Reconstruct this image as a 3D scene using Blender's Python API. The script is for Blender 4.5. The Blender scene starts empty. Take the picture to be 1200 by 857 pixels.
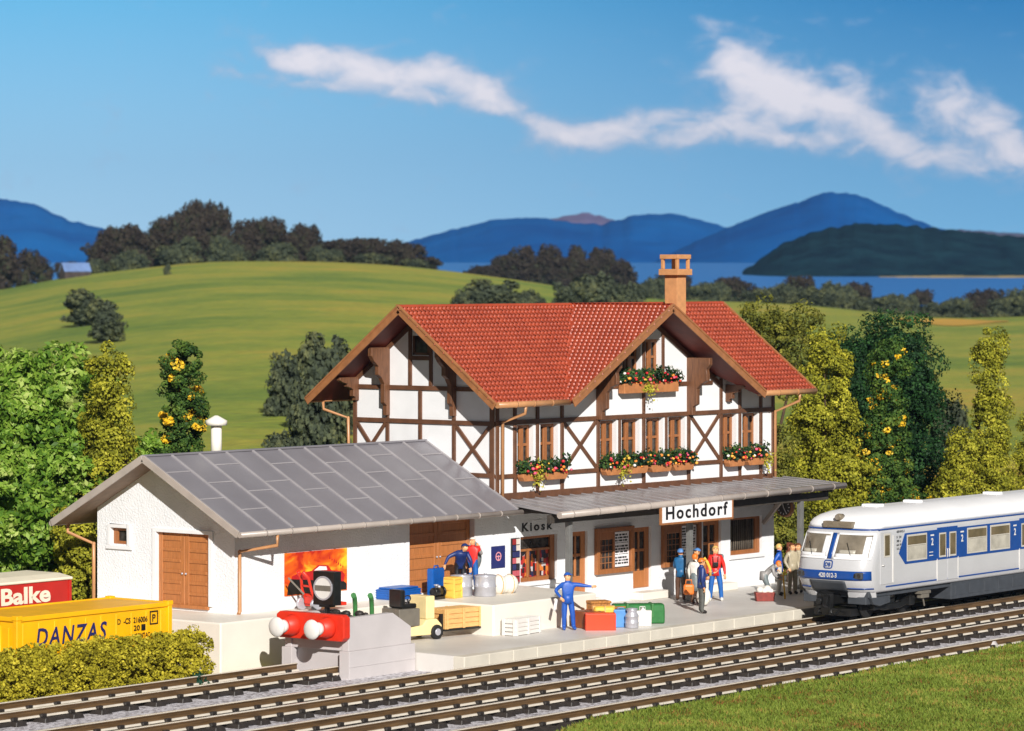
import bpy, bmesh, math, random
import numpy as np
from mathutils import Vector, Matrix, noise as mnoise

SC = bpy.context.scene
COL = SC.collection
rnd = random.Random(7)
PI = math.pi
R = math.radians

# ------------------------------------------------------------------ camera geometry (world metres)
TH = R(39.2)
WX, WY = math.cos(TH), math.sin(TH)          # horizontal view direction
RX, RY = WY, -WX                             # to the right of the view
CAM = Vector((-WX*115.7 + 0.556*RX, -WY*115.7 + 0.556*RY, 10.7))
FPX, HOR = 4164.0, 320.0

def far_point(u, d, z=0.0):
    """a ground position d metres down the view, at bearing u of the photograph's 1200 px width"""
    l = (u-600.0)/FPX*d
    return Vector((CAM.x + WX*d + RX*l, CAM.y + WY*d + RY*l, z))

def far_z(v, d):
    return 10.7 - (v-HOR)*d/FPX

def L1(c):
    c /= 255.0
    return c/12.92 if c <= .04045 else ((c+.055)/1.055)**2.4

def S(r, g, b, k=1.0):
    return (L1(r)*k, L1(g)*k, L1(b)*k, 1.0)

# ------------------------------------------------------------------ materials
def new_mat(name):
    m = bpy.data.materials.new(name); m.use_nodes = True
    nt = m.node_tree
    b = nt.nodes['Principled BSDF']
    return m, nt, b

def N(nt, typ, **kw):
    n = nt.nodes.new(typ)
    for k, v in kw.items():
        setattr(n, k, v)
    return n

def mat(name, col, rough=.5, var=.12, vscale=6.0, bump=0.0, bscale=40.0, metal=0.0, spec=.5, col2=None, detail=4.0, bdist=.02, coat=0.0, stretch=None):
    """plain surface with gentle colour variation and optional surface relief"""
    m, nt, b = new_mat(name)
    tc = N(nt, 'ShaderNodeTexCoord')
    vec = tc.outputs['Object']
    if stretch:
        mp = N(nt, 'ShaderNodeMapping'); mp.inputs['Scale'].default_value = stretch
        nt.links.new(vec, mp.inputs['Vector']); vec = mp.outputs['Vector']
    no = N(nt, 'ShaderNodeTexNoise'); no.inputs['Scale'].default_value = vscale; no.inputs['Detail'].default_value = detail
    nt.links.new(vec, no.inputs['Vector'])
    mx = N(nt, 'ShaderNodeMix', data_type='RGBA')
    c2 = col2 if col2 else tuple(max(0, c*(1-var*2)) for c in col[:3])+(1,)
    c1 = col if col2 else tuple(min(1, c*(1+var*.5)) for c in col[:3])+(1,)
    ramp = N(nt, 'ShaderNodeMapRange'); ramp.inputs[1].default_value = .32; ramp.inputs[2].default_value = .68
    nt.links.new(no.outputs['Fac'], ramp.inputs[0])
    nt.links.new(ramp.outputs[0], mx.inputs[0])
    mx.inputs[6].default_value = c1; mx.inputs[7].default_value = c2
    nt.links.new(mx.outputs[2], b.inputs['Base Color'])
    b.inputs['Roughness'].default_value = rough
    b.inputs['Metallic'].default_value = metal
    b.inputs['Specular IOR Level'].default_value = spec
    if coat:
        b.inputs['Coat Weight'].default_value = coat
    if bump:
        n2 = N(nt, 'ShaderNodeTexNoise'); n2.inputs['Scale'].default_value = bscale; n2.inputs['Detail'].default_value = 3
        nt.links.new(vec, n2.inputs['Vector'])
        bp = N(nt, 'ShaderNodeBump'); bp.inputs['Strength'].default_value = bump; bp.inputs['Distance'].default_value = bdist
        nt.links.new(n2.outputs['Fac'], bp.inputs['Height'])
        nt.links.new(bp.outputs['Normal'], b.inputs['Normal'])
    return m

def leaf_mat(name, cols, rough=.6, clump=1.2, transl=.25):
    """foliage: a colour per leaf, shifted by clump-sized noise"""
    m, nt, b = new_mat(name)
    ge = N(nt, 'ShaderNodeNewGeometry')
    cr = N(nt, 'ShaderNodeValToRGB')
    el = cr.color_ramp.elements
    while len(el) < len(cols): el.new(.5)
    for i, c in enumerate(cols):
        el[i].position = i/(len(cols)-1) if len(cols) > 1 else 0
        el[i].color = c
    tc = N(nt, 'ShaderNodeTexCoord')
    no = N(nt, 'ShaderNodeTexNoise'); no.inputs['Scale'].default_value = clump; no.inputs['Detail'].default_value = 2
    nt.links.new(tc.outputs['Object'], no.inputs['Vector'])
    ad = N(nt, 'ShaderNodeMath', operation='MULTIPLY_ADD'); ad.inputs[1].default_value = .5
    sh = N(nt, 'ShaderNodeMath', operation='MULTIPLY_ADD'); sh.inputs[1].default_value = 1.6; sh.inputs[2].default_value = -.55
    nt.links.new(no.outputs['Fac'], sh.inputs[0])
    nt.links.new(ge.outputs['Random Per Island'], ad.inputs[0]); nt.links.new(sh.outputs[0], ad.inputs[2])
    nt.links.new(ad.outputs[0], cr.inputs['Fac'])
    nt.links.new(cr.outputs['Color'], b.inputs['Base Color'])
    b.inputs['Roughness'].default_value = rough
    b.inputs['Specular IOR Level'].default_value = .25
    if transl:
        tr = N(nt, 'ShaderNodeBsdfTranslucent'); mxs = N(nt, 'ShaderNodeMixShader'); mxs.inputs[0].default_value = transl
        nt.links.new(cr.outputs['Color'], tr.inputs['Color'])
        nt.links.new(b.outputs[0], mxs.inputs[1]); nt.links.new(tr.outputs[0], mxs.inputs[2])
        nt.links.new(mxs.outputs[0], nt.nodes['Material Output'].inputs['Surface'])
    return m

def island_mat(name, cols, rough=.5):
    """a different flat colour for each separate bit of the mesh"""
    m, nt, b = new_mat(name)
    ge = N(nt, 'ShaderNodeNewGeometry'); cr = N(nt, 'ShaderNodeValToRGB'); cr.color_ramp.interpolation = 'CONSTANT'
    el = cr.color_ramp.elements
    while len(el) < len(cols): el.new(.5)
    for i, c in enumerate(cols):
        el[i].position = i/len(cols); el[i].color = c
    nt.links.new(ge.outputs['Random Per Island'], cr.inputs['Fac'])
    nt.links.new(cr.outputs['Color'], b.inputs['Base Color'])
    b.inputs['Roughness'].default_value = rough
    return m

def cell_mat(name, cols, scale=(8, 8, 8), rough=.5):
    """printed mosaic of coloured cells (magazine covers)"""
    m, nt, b = new_mat(name)
    tc = N(nt, 'ShaderNodeTexCoord'); mp = N(nt, 'ShaderNodeMapping'); mp.inputs['Scale'].default_value = scale
    vo = N(nt, 'ShaderNodeTexVoronoi', distance='CHEBYCHEV'); vo.inputs['Scale'].default_value = 1; vo.inputs['Randomness'].default_value = .55
    cr = N(nt, 'ShaderNodeValToRGB'); cr.color_ramp.interpolation = 'CONSTANT'
    el = cr.color_ramp.elements
    while len(el) < len(cols): el.new(.5)
    for i, c in enumerate(cols):
        el[i].position = i/len(cols); el[i].color = c
    sp = N(nt, 'ShaderNodeSeparateColor')
    nt.links.new(tc.outputs['Object'], mp.inputs[0]); nt.links.new(mp.outputs[0], vo.inputs['Vector'])
    nt.links.new(vo.outputs['Color'], sp.inputs[0]); nt.links.new(sp.outputs[0], cr.inputs['Fac'])
    nt.links.new(cr.outputs['Color'], b.inputs['Base Color']); b.inputs['Roughness'].default_value = rough
    return m

M = {}
M['plaster'] = mat('rough_white_plaster', (.80, .81, .83, 1), .85, .03, 2, bump=.9, bscale=16, bdist=.03)
M['panel'] = mat('smooth_white_panel', (.83, .83, .84, 1), .7, .03, 1.5, bump=.15, bscale=30)
M['rim'] = mat('white_reveal', (.80, .80, .81, 1), .6, .02, 3)
M['timber'] = mat('brown_timber', S(106, 70, 48), .55, .15, 3, bump=.25, bscale=25, stretch=(1, 1, 1))
M['bracket'] = mat('bracket_wood', S(116, 76, 50), .5, .2, 5, bump=.25, bscale=30, stretch=(3, 3, .5))
M['wood'] = mat('window_wood', S(162, 102, 58), .42, .12, 6, bump=.12, bscale=40, stretch=(3, 3, .5))
M['door'] = mat('door_wood', S(182, 116, 66), .42, .1, 5, bump=.12, bscale=40, stretch=(4, 4, .4))
M['tile'] = mat('red_roof_tile', S(174, 76, 49), .37, .12, 1.3, bump=.1, bscale=60, col2=S(156, 64, 41), spec=.42)
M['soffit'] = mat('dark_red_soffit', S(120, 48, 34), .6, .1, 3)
M['barge'] = mat('barge_board_wood', S(160, 106, 66), .45, .1, 4, stretch=(1, 1, 1))
M['gutter'] = mat('tan_gutter', S(188, 136, 92), .35, .06, 3)
M['glass'] = mat('dark_window_glass', S(34, 30, 28), .18, .4, 5, spec=.4, detail=1, col2=S(70, 66, 62))
M['curtain'] = mat('grey_curtain', S(118, 106, 92), .8, .3, 1, stretch=(22, 22, .4))
M['chim'] = mat('chimney_render', S(204, 146, 96), .75, .08, 5, bump=.4, bscale=60)
M['seam'] = mat('roof_seam_highlight', S(156, 152, 155), .35, .06, 2)  # same sheet as the roof, painted paler for the highlight on its ridges
M['shedroof'] = mat('grey_sheet_roof', S(130, 127, 133), .36, .06, .5, bump=.06, bscale=5, spec=.5, col2=S(118, 115, 121))
M['canopy'] = mat('grey_canopy_sheet', S(150, 146, 148), .32, .1, 1.2, bump=.1, bscale=8)
M['greygutter'] = mat('pinkish_grey_gutter', S(174, 163, 155), .35, .06, 2)
M['steel'] = mat('grey_painted_steel', S(112, 112, 110), .45, .08, 4)
M['darksteel'] = mat('dark_beam', S(66, 60, 54), .6, .1, 4)
M['stone'] = mat('pale_cast_stone', S(232, 226, 214), .5, .04, .7, bump=.06, bscale=30, spec=.4)
M['plat'] = mat('platform_paving', S(222, 218, 212), .5, .06, .45, bump=.08, bscale=25, col2=S(204, 199, 192))
M['kerb'] = mat('platform_kerb', S(212, 205, 190), .5, .05, 1.4, bump=.05, bscale=30)
M['buffconc'] = mat('grey_lilac_concrete', S(196, 190, 190), .45, .04, 1.0, bump=.06, bscale=30)
M['red'] = mat('signal_red_paint', S(214, 48, 24), .48, .05, 4)
M['offwhite'] = mat('white_plastic', S(222, 219, 214), .35, .03, 4)
M['black'] = mat('black_paint', S(28, 28, 28), .3, .2, 5)
M['blackmat'] = mat('black_rubber', S(26, 25, 24), .7, .2, 8)
M['rail'] = mat('rusty_rail', S(110, 84, 54), .5, .22, 3, bump=.1, bscale=20, stretch=(.35, 5, 5), metal=.25)
M['railshine'] = mat('rail_steel_glare', S(220, 211, 196), .25, .06, 4, metal=.15)  # steel head; the near-white base also paints glare along the rail foot
M['sleeper'] = mat('dark_brown_sleeper', S(48, 42, 38), .55, .15, 6)
M['sign'] = mat('white_enamel_sign', S(238, 236, 238), .35, .02, 2)
M['ink'] = mat('black_lettering', S(22, 20, 22), .5, .05, 3)
M['galv'] = mat('galvanised_metal', S(190, 190, 198), .34, .08, 5, metal=.35)
M['bluep'] = mat('blue_plastic', S(12, 86, 168), .4, .08, 5)
M['yellowcrate'] = mat('yellow_crate_plastic', S(246, 196, 84), .45, .06, 6)
M['cream'] = mat('cream_forklift_paint', S(240, 218, 160), .4, .04, 5)
M['cratewood'] = mat('pale_crate_wood', S(226, 178, 112), .55, .1, 5, stretch=(1, 1, 6))
M['greybox'] = mat('grey_counterweight', S(112, 106, 96), .5, .08, 5)
M['sack'] = mat('white_sackcloth', S(226, 220, 210), .8, .05, 4, bump=.4, bscale=12)
M['green'] = mat('green_paint', S(58, 120, 62), .4, .08, 5)
M['contyellow'] = mat('yellow_container_steel', S(250, 184, 8), .45, .06, 1.5, bump=.05, bscale=6)
M['contred'] = mat('red_container_steel', S(186, 34, 26), .45, .06, 1.5)
M['contcream'] = mat('cream_container_roof', S(238, 228, 205), .5, .04, 1.5)
M['navyink'] = mat('navy_lettering', S(34, 38, 96), .45, .05, 3)
M['trainwhite'] = mat('train_light_grey', S(188, 188, 190), .3, .03, .8, coat=.2)
M['trainroof'] = mat('train_white_roof', S(238, 238, 240), .35, .03, .8)
M['trainblue'] = mat('train_blue', S(18, 68, 142), .3, .05, 2, coat=.2)
M['traindark'] = mat('underframe_dark_grey', S(66, 70, 76), .55, .1, 3)
M['trainglass'] = mat('train_window_glass', S(112, 98, 76), .12, .25, 1.5, spec=.8)
M['trainseat'] = mat('train_interior_pale', S(186, 180, 166), .3, .15, 2.5)
M['windshield'] = mat('windscreen_glass', S(140, 130, 114), .1, .3, 1.6, spec=.8, col2=S(96, 88, 76))
M['destbox'] = mat('destination_box_brown', S(128, 116, 98), .4, .1, 5)
M['windtrim'] = mat('window_trim_aluminium', S(196, 190, 178), .35, .05, 4)
M['bark'] = mat('brown_bark', S(84, 64, 46), .9, .2, 6, bump=.5, bscale=12)
M['fence'] = mat('reddish_brown_fence', S(122, 66, 44), .6, .15, 6)
M['board'] = mat('brown_board', S(150, 92, 50), .6, .1, 6)

# ------------------------------------------------------------------ mesh builder
class MB:
    def __init__(s): s.v = []; s.f = []; s.m = []; s.sm = []
    def add(s, vs, fs, mi=0, smooth=False):
        o = len(s.v); s.v.extend([tuple(p) for p in vs])
        for f in fs:
            s.f.append(tuple(i+o for i in f)); s.m.append(mi); s.sm.append(smooth)
    def box(s, x0, x1, y0, y1, z0, z1, mi=0):
        if x0 > x1: x0, x1 = x1, x0
        if y0 > y1: y0, y1 = y1, y0
        if z0 > z1: z0, z1 = z1, z0
        v = [(x0,y0,z0),(x1,y0,z0),(x1,y1,z0),(x0,y1,z0),(x0,y0,z1),(x1,y0,z1),(x1,y1,z1),(x0,y1,z1)]
        s.add(v, [(0,3,2,1),(4,5,6,7),(0,1,5,4),(1,2,6,5),(2,3,7,6),(3,0,4,7)], mi)
    def bar(s, p, q, w, h, up=(0,0,1), mi=0):
        """square bar from p to q, w across, h along up"""
        p, q, up = Vector(p), Vector(q), Vector(up)
        d = (q-p).normalized(); a = d.cross(up)
        if a.length < 1e-4: a = d.cross(Vector((1,0,0)))
        a.normalize(); b = a.cross(d).normalized()
        a *= w/2; b *= h/2
        v = [p-a-b, p+a-b, p+a+b, p-a+b, q-a-b, q+a-b, q+a+b, q-a+b]
        s.add(v, [(0,3,2,1),(4,5,6,7),(0,1,5,4),(1,2,6,5),(2,3,7,6),(3,0,4,7)], mi)
    def tube(s, pts, r, n=10, mi=0, caps=True):
        pts = [Vector(p) for p in pts]; rs = r if isinstance(r, (list, tuple)) else [r]*len(pts)
        rings = []; prev = None
        for i, p in enumerate(pts):
            d = (pts[min(i+1, len(pts)-1)]-pts[max(i-1, 0)]).normalized()
            ref = prev if prev is not None else (Vector((0,0,1)) if abs(d.z) < .9 else Vector((1,0,0)))
            a = d.cross(ref)
            if a.length < 1e-4: a = d.cross(Vector((0,1,0)))
            a.normalize(); b = a.cross(d).normalized(); prev = b
            rings.append([p + (a*math.cos(2*PI*k/n) + b*math.sin(2*PI*k/n))*rs[i] for k in range(n)])
        v = [q for ring in rings for q in ring]; f = []
        for i in range(len(pts)-1):
            for k in range(n):
                f.append((i*n+k, i*n+(k+1) % n, (i+1)*n+(k+1) % n, (i+1)*n+k))
        s.add(v, f, mi, True)
        if caps:
            s.add(rings[0], [tuple(range(n-1, -1, -1))], mi); s.add(rings[-1], [tuple(range(n))], mi)
    def lathe(s, prof, c=(0,0,0), n=16, axis='z', mi=0):
        c = Vector(c); v = []
        for (r_, h) in prof:
            for k in range(n):
                a = 2*PI*k/n; x, y = r_*math.cos(a), r_*math.sin(a)
                p = Vector((x, y, h)) if axis == 'z' else (Vector((h, x, y)) if axis == 'x' else Vector((x, h, y)))
                v.append(c+p)
        f = []
        for i in range(len(prof)-1):
            for k in range(n):
                f.append((i*n+k, i*n+(k+1) % n, (i+1)*n+(k+1) % n, (i+1)*n+k))
        s.add(v, f, mi, True)
        m = len(prof)-1
        s.add([v[k] for k in range(n)], [tuple(range(n-1, -1, -1))], mi)
        s.add([v[m*n+k] for k in range(n)], [tuple(range(n))], mi)
    def prism(s, poly, T, w0, w1, mi=0):
        """2-D polygon pushed from w0 to w1; T(u, v, w) gives the point"""
        n = len(poly)
        v = [T(a, b, w0) for a, b in poly] + [T(a, b, w1) for a, b in poly]
        f = [tuple(range(n-1, -1, -1)), tuple(range(n, 2*n))]
        for k in range(n): f.append((k, (k+1) % n, n+(k+1) % n, n+k))
        s.add(v, f, mi)
    def ball(s, c, r, n=10, m=7, mi=0):
        rx, ry, rz = r if isinstance(r, (tuple, list)) else (r, r, r)
        v = []; f = []
        for j in range(m+1):
            t = PI*j/m
            for k in range(n):
                a = 2*PI*k/n
                v.append((c[0]+rx*math.sin(t)*math.cos(a), c[1]+ry*math.sin(t)*math.sin(a), c[2]-rz*math.cos(t)))
        for j in range(m):
            for k in range(n):
                f.append((j*n+k, j*n+(k+1) % n, (j+1)*n+(k+1) % n, (j+1)*n+k))
        s.add(v, f, mi, True)
    def holed(s, T, u0, u1, v0, v1, holes, depth, mi=0, mr=None):
        """flat wall with real openings; reveals run back by depth"""
        us = sorted({u0, u1} | {h[0] for h in holes} | {h[1] for h in holes})
        vs = sorted({v0, v1} | {h[2] for h in holes} | {h[3] for h in holes})
        for a, b in zip(us, us[1:]):
            for c, d in zip(vs, vs[1:]):
                mu, mv = (a+b)/2, (c+d)/2
                if any(h[0] < mu < h[1] and h[2] < mv < h[3] for h in holes): continue
                s.add([T(a,c,0), T(b,c,0), T(b,d,0), T(a,d,0)], [(0,1,2,3)], mi)
        mr = mi if mr is None else mr
        for (a, b, c, d) in holes:
            q = [(a,c),(b,c),(b,d),(a,d)]
            for i in range(4):
                p1, p2 = q[i], q[(i+1) % 4]
                s.add([T(*p1,0), T(*p1,-depth), T(*p2,-depth), T(*p2,0)], [(0,1,2,3)], mr)
    def build(s, name, mats, parent=None, bevel=0.0, fix=True, segs=2):
        me = bpy.data.meshes.new(name); me.from_pydata(s.v, [], s.f)
        for m in (mats if isinstance(mats, (list, tuple)) else [mats]): me.materials.append(m)
        me.polygons.foreach_set('material_index', s.m); me.polygons.foreach_set('use_smooth', s.sm)
        if fix:
            bm = bmesh.new(); bm.from_mesh(me)
            bmesh.ops.remove_doubles(bm, verts=bm.verts, dist=1e-5)
            bmesh.ops.recalc_face_normals(bm, faces=bm.faces); bm.to_mesh(me); bm.free()
        me.update()
        o = bpy.data.objects.new(name, me); COL.objects.link(o)
        if parent is not None: o.parent = parent
        if bevel:
            bv = o.modifiers.new('bevel', 'BEVEL'); bv.width = bevel; bv.segments = segs; bv.limit_method = 'ANGLE'; bv.angle_limit = R(40)
        return o

def tag(o, label=None, cat=None, group=None, kind=None):
    if label: o['label'] = label
    if cat: o['category'] = cat
    if group: o['group'] = group
    if kind: o['kind'] = kind
    return o

def thing(name, label, cat, loc=(0,0,0), rz=0.0, group=None):
    o = bpy.data.objects.new(name, None); COL.objects.link(o)
    o.location = loc; o.rotation_euler = (0, 0, rz); o.empty_display_size = .2
    return tag(o, label, cat, group)

def one_box(name, x0, x1, y0, y1, z0, z1, m, parent, bevel=.01):
    b = MB(); b.box(x0, x1, y0, y1, z0, z1); return b.build(name, m, parent, bevel)

TF = lambda u, v, w: (u, -w, v)                 # facade plane: u along x, v up, w towards the tracks
TG = lambda u, v, w: (-w, u, v)                 # gable plane x = 0, w towards -x

# ------------------------------------------------------------------ lettering
def text(name, body, p0, ux, uy, width, height, m, parent=None, extrude=.012, shear=0.0, bold=0.0, space=1.0):
    """real letters fitted into width x height with their lower left corner at p0"""
    cu = bpy.data.curves.new(name, 'FONT'); cu.body = body; cu.extrude = .02; cu.shear = shear; cu.offset = bold; cu.space_character = space
    cu.resolution_u = 3
    o = bpy.data.objects.new(name+'_curve', cu); COL.objects.link(o)
    dg = bpy.context.evaluated_depsgraph_get()
    me = bpy.data.meshes.new_from_object(o.evaluated_get(dg))
    bpy.data.objects.remove(o); bpy.data.curves.remove(cu)
    co = np.empty(len(me.vertices)*3); me.vertices.foreach_get('co', co); co = co.reshape(-1, 3)
    mn, mx = co.min(0), co.max(0)
    ux, uy = Vector(ux).normalized(), Vector(uy).normalized(); un = ux.cross(uy)
    a = (co[:, 0]-mn[0])/(mx[0]-mn[0])*width; b = (co[:, 1]-mn[1])/(mx[1]-mn[1])*height; c = (co[:, 2]-mn[2])/(mx[2]-mn[2])*extrude
    out = np.array(p0)[None] + a[:, None]*np.array(ux)[None] + b[:, None]*np.array(uy)[None] + c[:, None]*np.array(un)[None]
    me.vertices.foreach_set('co', out.ravel()); me.materials.clear(); me.materials.append(m); me.update()
    me.name = name
    ob = bpy.data.objects.new(name, me); COL.objects.link(ob)
    if parent is not None: ob.parent = parent
    return ob

# ------------------------------------------------------------------ foliage
def leaf_cloud(name, pts, nrm, size, m, parent=None, aspect=1.0, rs=None, fold=.25):
    """many small four-cornered leaves at pts facing roughly along nrm"""
    rs = rs or np.random.RandomState(1)
    n = len(pts)
    d = nrm + rs.normal(0, .55, (n, 3)); d /= np.linalg.norm(d, axis=1)[:, None]
    t = np.cross(d, rs.normal(0, 1, (n, 3))); t /= np.linalg.norm(t, axis=1)[:, None]
    b = np.cross(d, t)
    sz = size*rs.uniform(.6, 1.35, n)[:, None]
    L = t*sz*.5*aspect; Wd = b*sz*.5; up = d*sz*fold
    v = np.stack([pts-L, pts+Wd*.9+up*.4, pts+L*1.0-up*.2, pts-Wd*.9+up*.4], 1).reshape(-1, 3)
    me = bpy.data.meshes.new(name)
    me.vertices.add(4*n); me.vertices.foreach_set('co', v.ravel())
    me.loops.add(4*n); me.loops.foreach_set('vertex_index', np.arange(4*n))
    me.polygons.add(n); me.polygons.foreach_set('loop_start', np.arange(n)*4)
    me.polygons.foreach_set('loop_total', np.full(n, 4))
    me.materials.append(m); me.update(calc_edges=True); me.validate()
    o = bpy.data.objects.new(name, me); COL.objects.link(o)
    if parent is not None: o.parent = parent
    return o

def crown_points(blobs, n_clump, n_leaf, rc, rs, squash=.85, fill=.25):
    """leaf positions on small clumps that sit over the surface of the blobs"""
    bl = np.array(blobs, float); area = (bl[:, 3]*bl[:, 4]+bl[:, 3]*bl[:, 5]+bl[:, 4]*bl[:, 5]); pr = area/area.sum()
    idx = rs.choice(len(bl), n_clump, p=pr)
    d = rs.normal(0, 1, (n_clump, 3)); d /= np.linalg.norm(d, axis=1)[:, None]
    rad = np.where(rs.rand(n_clump) < fill, rs.uniform(.45, .85, n_clump), rs.uniform(.84, 1.06, n_clump))
    c = bl[idx, :3] + d*bl[idx, 3:6]*rad[:, None]
    r_ = rc*rs.uniform(.55, 1.35, n_clump)
    e = rs.normal(0, 1, (n_clump*n_leaf, 3)); e /= np.linalg.norm(e, axis=1)[:, None]
    ci = np.repeat(np.arange(n_clump), n_leaf)
    p = c[ci] + e*(r_[ci]*rs.uniform(.75, 1.1, len(ci)))[:, None]*np.array([1, 1, squash])
    nn = e*.8 + d[ci]*.5
    return p, nn

def trunk_mesh(h, r, blobs, rs, n_limb=6):
    b = MB()
    lean = rs.uniform(-.12, .12, 2)
    top = Vector((lean[0]*h, lean[1]*h, h))
    b.tube([(0,0,-.15), (0,0,.1), (lean[0]*h*.4, lean[1]*h*.4, h*.45), top], [r*1.5, r*1.1, r*.8, r*.35], 8)
    for k in range(n_limb):
        q = blobs[rs.randint(len(blobs))]
        t = rs.uniform(.35, .9); base = Vector((lean[0]*h*t, lean[1]*h*t, h*t))
        tip = Vector(q[:3]) + Vector(rs.normal(0, .25, 3))*q[3]
        mid = base.lerp(tip, .5) + Vector((0, 0, .06*h))
        b.tube([base, mid, tip], [r*.5, r*.3, r*.1], 6)
    return b

def tree(name, label, cat, loc, blobs, m, n_clump, n_leaf, rc, size, seed, trunk_h, trunk_r, aspect=1.0, group=None, extra=None, fill=.25):
    rs = np.random.RandomState(seed)
    t = thing(name, label, cat, loc, 0, group)
    trunk_mesh(trunk_h, trunk_r, blobs, rs).build('trunk', M['bark'], t, fix=False)
    p, nn = crown_points(blobs, n_clump, n_leaf, rc, rs, fill=fill)
    leaf_cloud('crown', p, nn, size, m, t, aspect, rs)
    if extra:
        ex_m, n_c, n_l, rr, sz, ename = extra
        p, nn = crown_points([tuple(np.array(q)*np.array([1,1,1,1.04,1.04,1.04])) for q in blobs], n_c, n_l, rr, rs, fill=0)
        leaf_cloud(ename, p, nn, sz, ex_m, t, 1.0, rs)
    return t
HAZE = 0.00008
EXPO = 0.38
SKYK = 8.6; VEIL = 1.15; SKY_FILL_MIX = .9
# ================================================================== SETTING: ground, platform, dock
ZP = -.45            # platform paving
ZD = .49             # loading dock top
ZG = -1.08           # ground beside the tracks
SL = .043            # the tracks run at a slight angle to the buildings
AT = math.atan(SL)
def yline(c, x): return c + SL*x

# platform
pb = MB()
pf = -6.85
poly = [(-10.25, yline(pf, -10.25)), (26, yline(pf, 26)), (26, 1.5), (16.2, 1.5), (16.2, .0), (0, 0), (-5.2, 0), (-9.7, -1.5)]
poly_top = [(-10.25+.0, yline(pf, -10.25)+.42), (26, yline(pf, 26)+.42), (26, 1.5), (15.9, 1.5), (15.9, .1), (-5.2, .1), (-9.9, -1.5)]
pb.prism(poly_top, lambda a, b, w: (a, b, w), ZG-.1, ZP-.004)
platform = tag(pb.build('platform', M['plat']), kind='structure')
kb = MB(); x = -10.25; k = 0
while x < 26:
    x2 = min(x+1.19, 26)
    for (a, b) in ((x+.006, x2-.006),):
        kb.prism([(a, yline(pf, a)), (b, yline(pf, b)), (b, yline(pf, b)+.42), (a, yline(pf, a)+.42)], lambda u, v, w: (u, v, w), ZG-.1, ZP)
    x = x2
kb.build('kerb_stones', M['kerb'], platform, bevel=.03)

# loading dock
db = MB()
db.prism([(-14.4, -1.5), (-5.05, -1.5), (-5.05, -4.1), (.3, -3.95), (.95, -.02), (-12.0, -.02), (-12.0, 6.2), (-14.4, 6.2)], lambda a, b, w: (a, b, w), ZG-.15, ZD)
dock = tag(db.build('loading_dock', M['stone'], bevel=.05, segs=3), 'pale concrete loading dock in front of the goods shed, higher than the platform', 'loading dock')

# ================================================================== STATION HOUSE
HL, HW = 15.8, 6.15
house = thing('station_house', 'white half-timbered station house with red tiled roof and grey platform canopy', 'station', (0, 0, 0))
RZ, RY0, RS = 9.57, 3.1, .757          # ridge height, ridge line, slope
CX, CS = 8.0, .565                     # cross gable centre and slope
EY = -.95; VX0, VX1 = -1.2, 16.95; CY = -1.25

win_up = [(1.16, 2.0), (2.36, 3.3), (5.6, 6.5), (6.78, 7.8), (8.16, 9.14), (9.44, 10.42), (12.66, 13.48), (13.84, 14.8)]
WZ0, WZ1 = 4.12, 5.70
# ground floor walls with openings
low_holes = [(1.32, 3.26, .52, 2.02), (3.95, 4.9, -.06, 2.03), (7.42, 8.46, -.1, 1.98), (11.48, 12.56, -.1, 1.98), (13.12, 15.06, .68, 2.0)]
wb = MB()
wb.holed(TF, 0, HL, ZP-.3, 3.27, low_holes, .3, 0, 1)
wb.add([TG(0, ZP-.3, 0), TG(HW, ZP-.3, 0), TG(HW, 3.27, 0), TG(0, 3.27, 0)], [(3, 2, 1, 0)])
wb.add([(HL, 0, ZP-.3), (HL, HW, ZP-.3), (HL, HW, 3.27), (HL, 0, 3.27)], [(0, 1, 2, 3)])
wb.add([(0, HW, ZP-.3), (HL, HW, ZP-.3), (HL, HW, 3.27), (0, HW, 3.27)], [(3, 2, 1, 0)])
wb.build('wall', [M['plaster'], M['rim']], house, fix=False)
pl = MB()
for (a, b) in ((0.96, 3.93), (4.92, 7.4), (8.48, 11.46), (12.58, HL+.03)):
    pl.box(a, b, -.03, 0.0, ZP-.3, .24)
pl.build('plinth', M['plaster'], house, bevel=.012)
# upper walls
uw = MB()
uw.holed(TF, 0, HL, 3.27, 6.2, [(a, b, WZ0, WZ1) for a, b in win_up], .28, 0, 1)
gw = [(7.0, 7.86, 6.95, 8.42), (8.14, 9.0, 6.95, 8.42)]
uw.holed(TF, 6.6, 9.4, 6.2, 8.6, gw, .28, 0, 1)
for poly in ([(0, 6.2), (6.6, 6.2), (6.6, 8.6), (3.84, 7.05), (0, 7.05)], [(9.4, 6.2), (HL, 6.2), (HL, 7.05), (12.16, 7.05), (9.4, 8.6)], [(6.6, 8.6), (9.4, 8.6), (8, 9.42)]):
    uw.add([TF(a, b, 0) for a, b in poly], [tuple(range(len(poly)))])
gh = [(2.82, 3.54, 7.98, 8.62)]
uw.holed(TG, 0, HW, 3.27, 6.9, [], .1)
uw.holed(TG, 2.7, 3.66, 6.9, 8.8, gh, .16, 0, 1)
gtop = lambda y: RZ-.16-RS*abs(y-RY0)
for poly in ([(0, 6.9), (2.7, 6.9), (2.7, gtop(2.7)), (0.0, gtop(0))], [(3.66, 6.9), (HW, 6.9), (HW, gtop(HW)), (3.66, gtop(3.66))], [(2.7, 8.8), (3.66, 8.8), (3.66, gtop(3.66)), (RY0, gtop(RY0)), (2.7, gtop(2.7))]):
    uw.add([TG(a, b, 0) for a, b in poly], [tuple(range(len(poly)-1, -1, -1))])
uw.add([(HL, 0, 3.27), (HL, HW, 3.27), (HL, HW, gtop(HW)), (HL, RY0, gtop(RY0)), (HL, 0, gtop(0))], [(0, 1, 2, 3, 4)])
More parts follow.
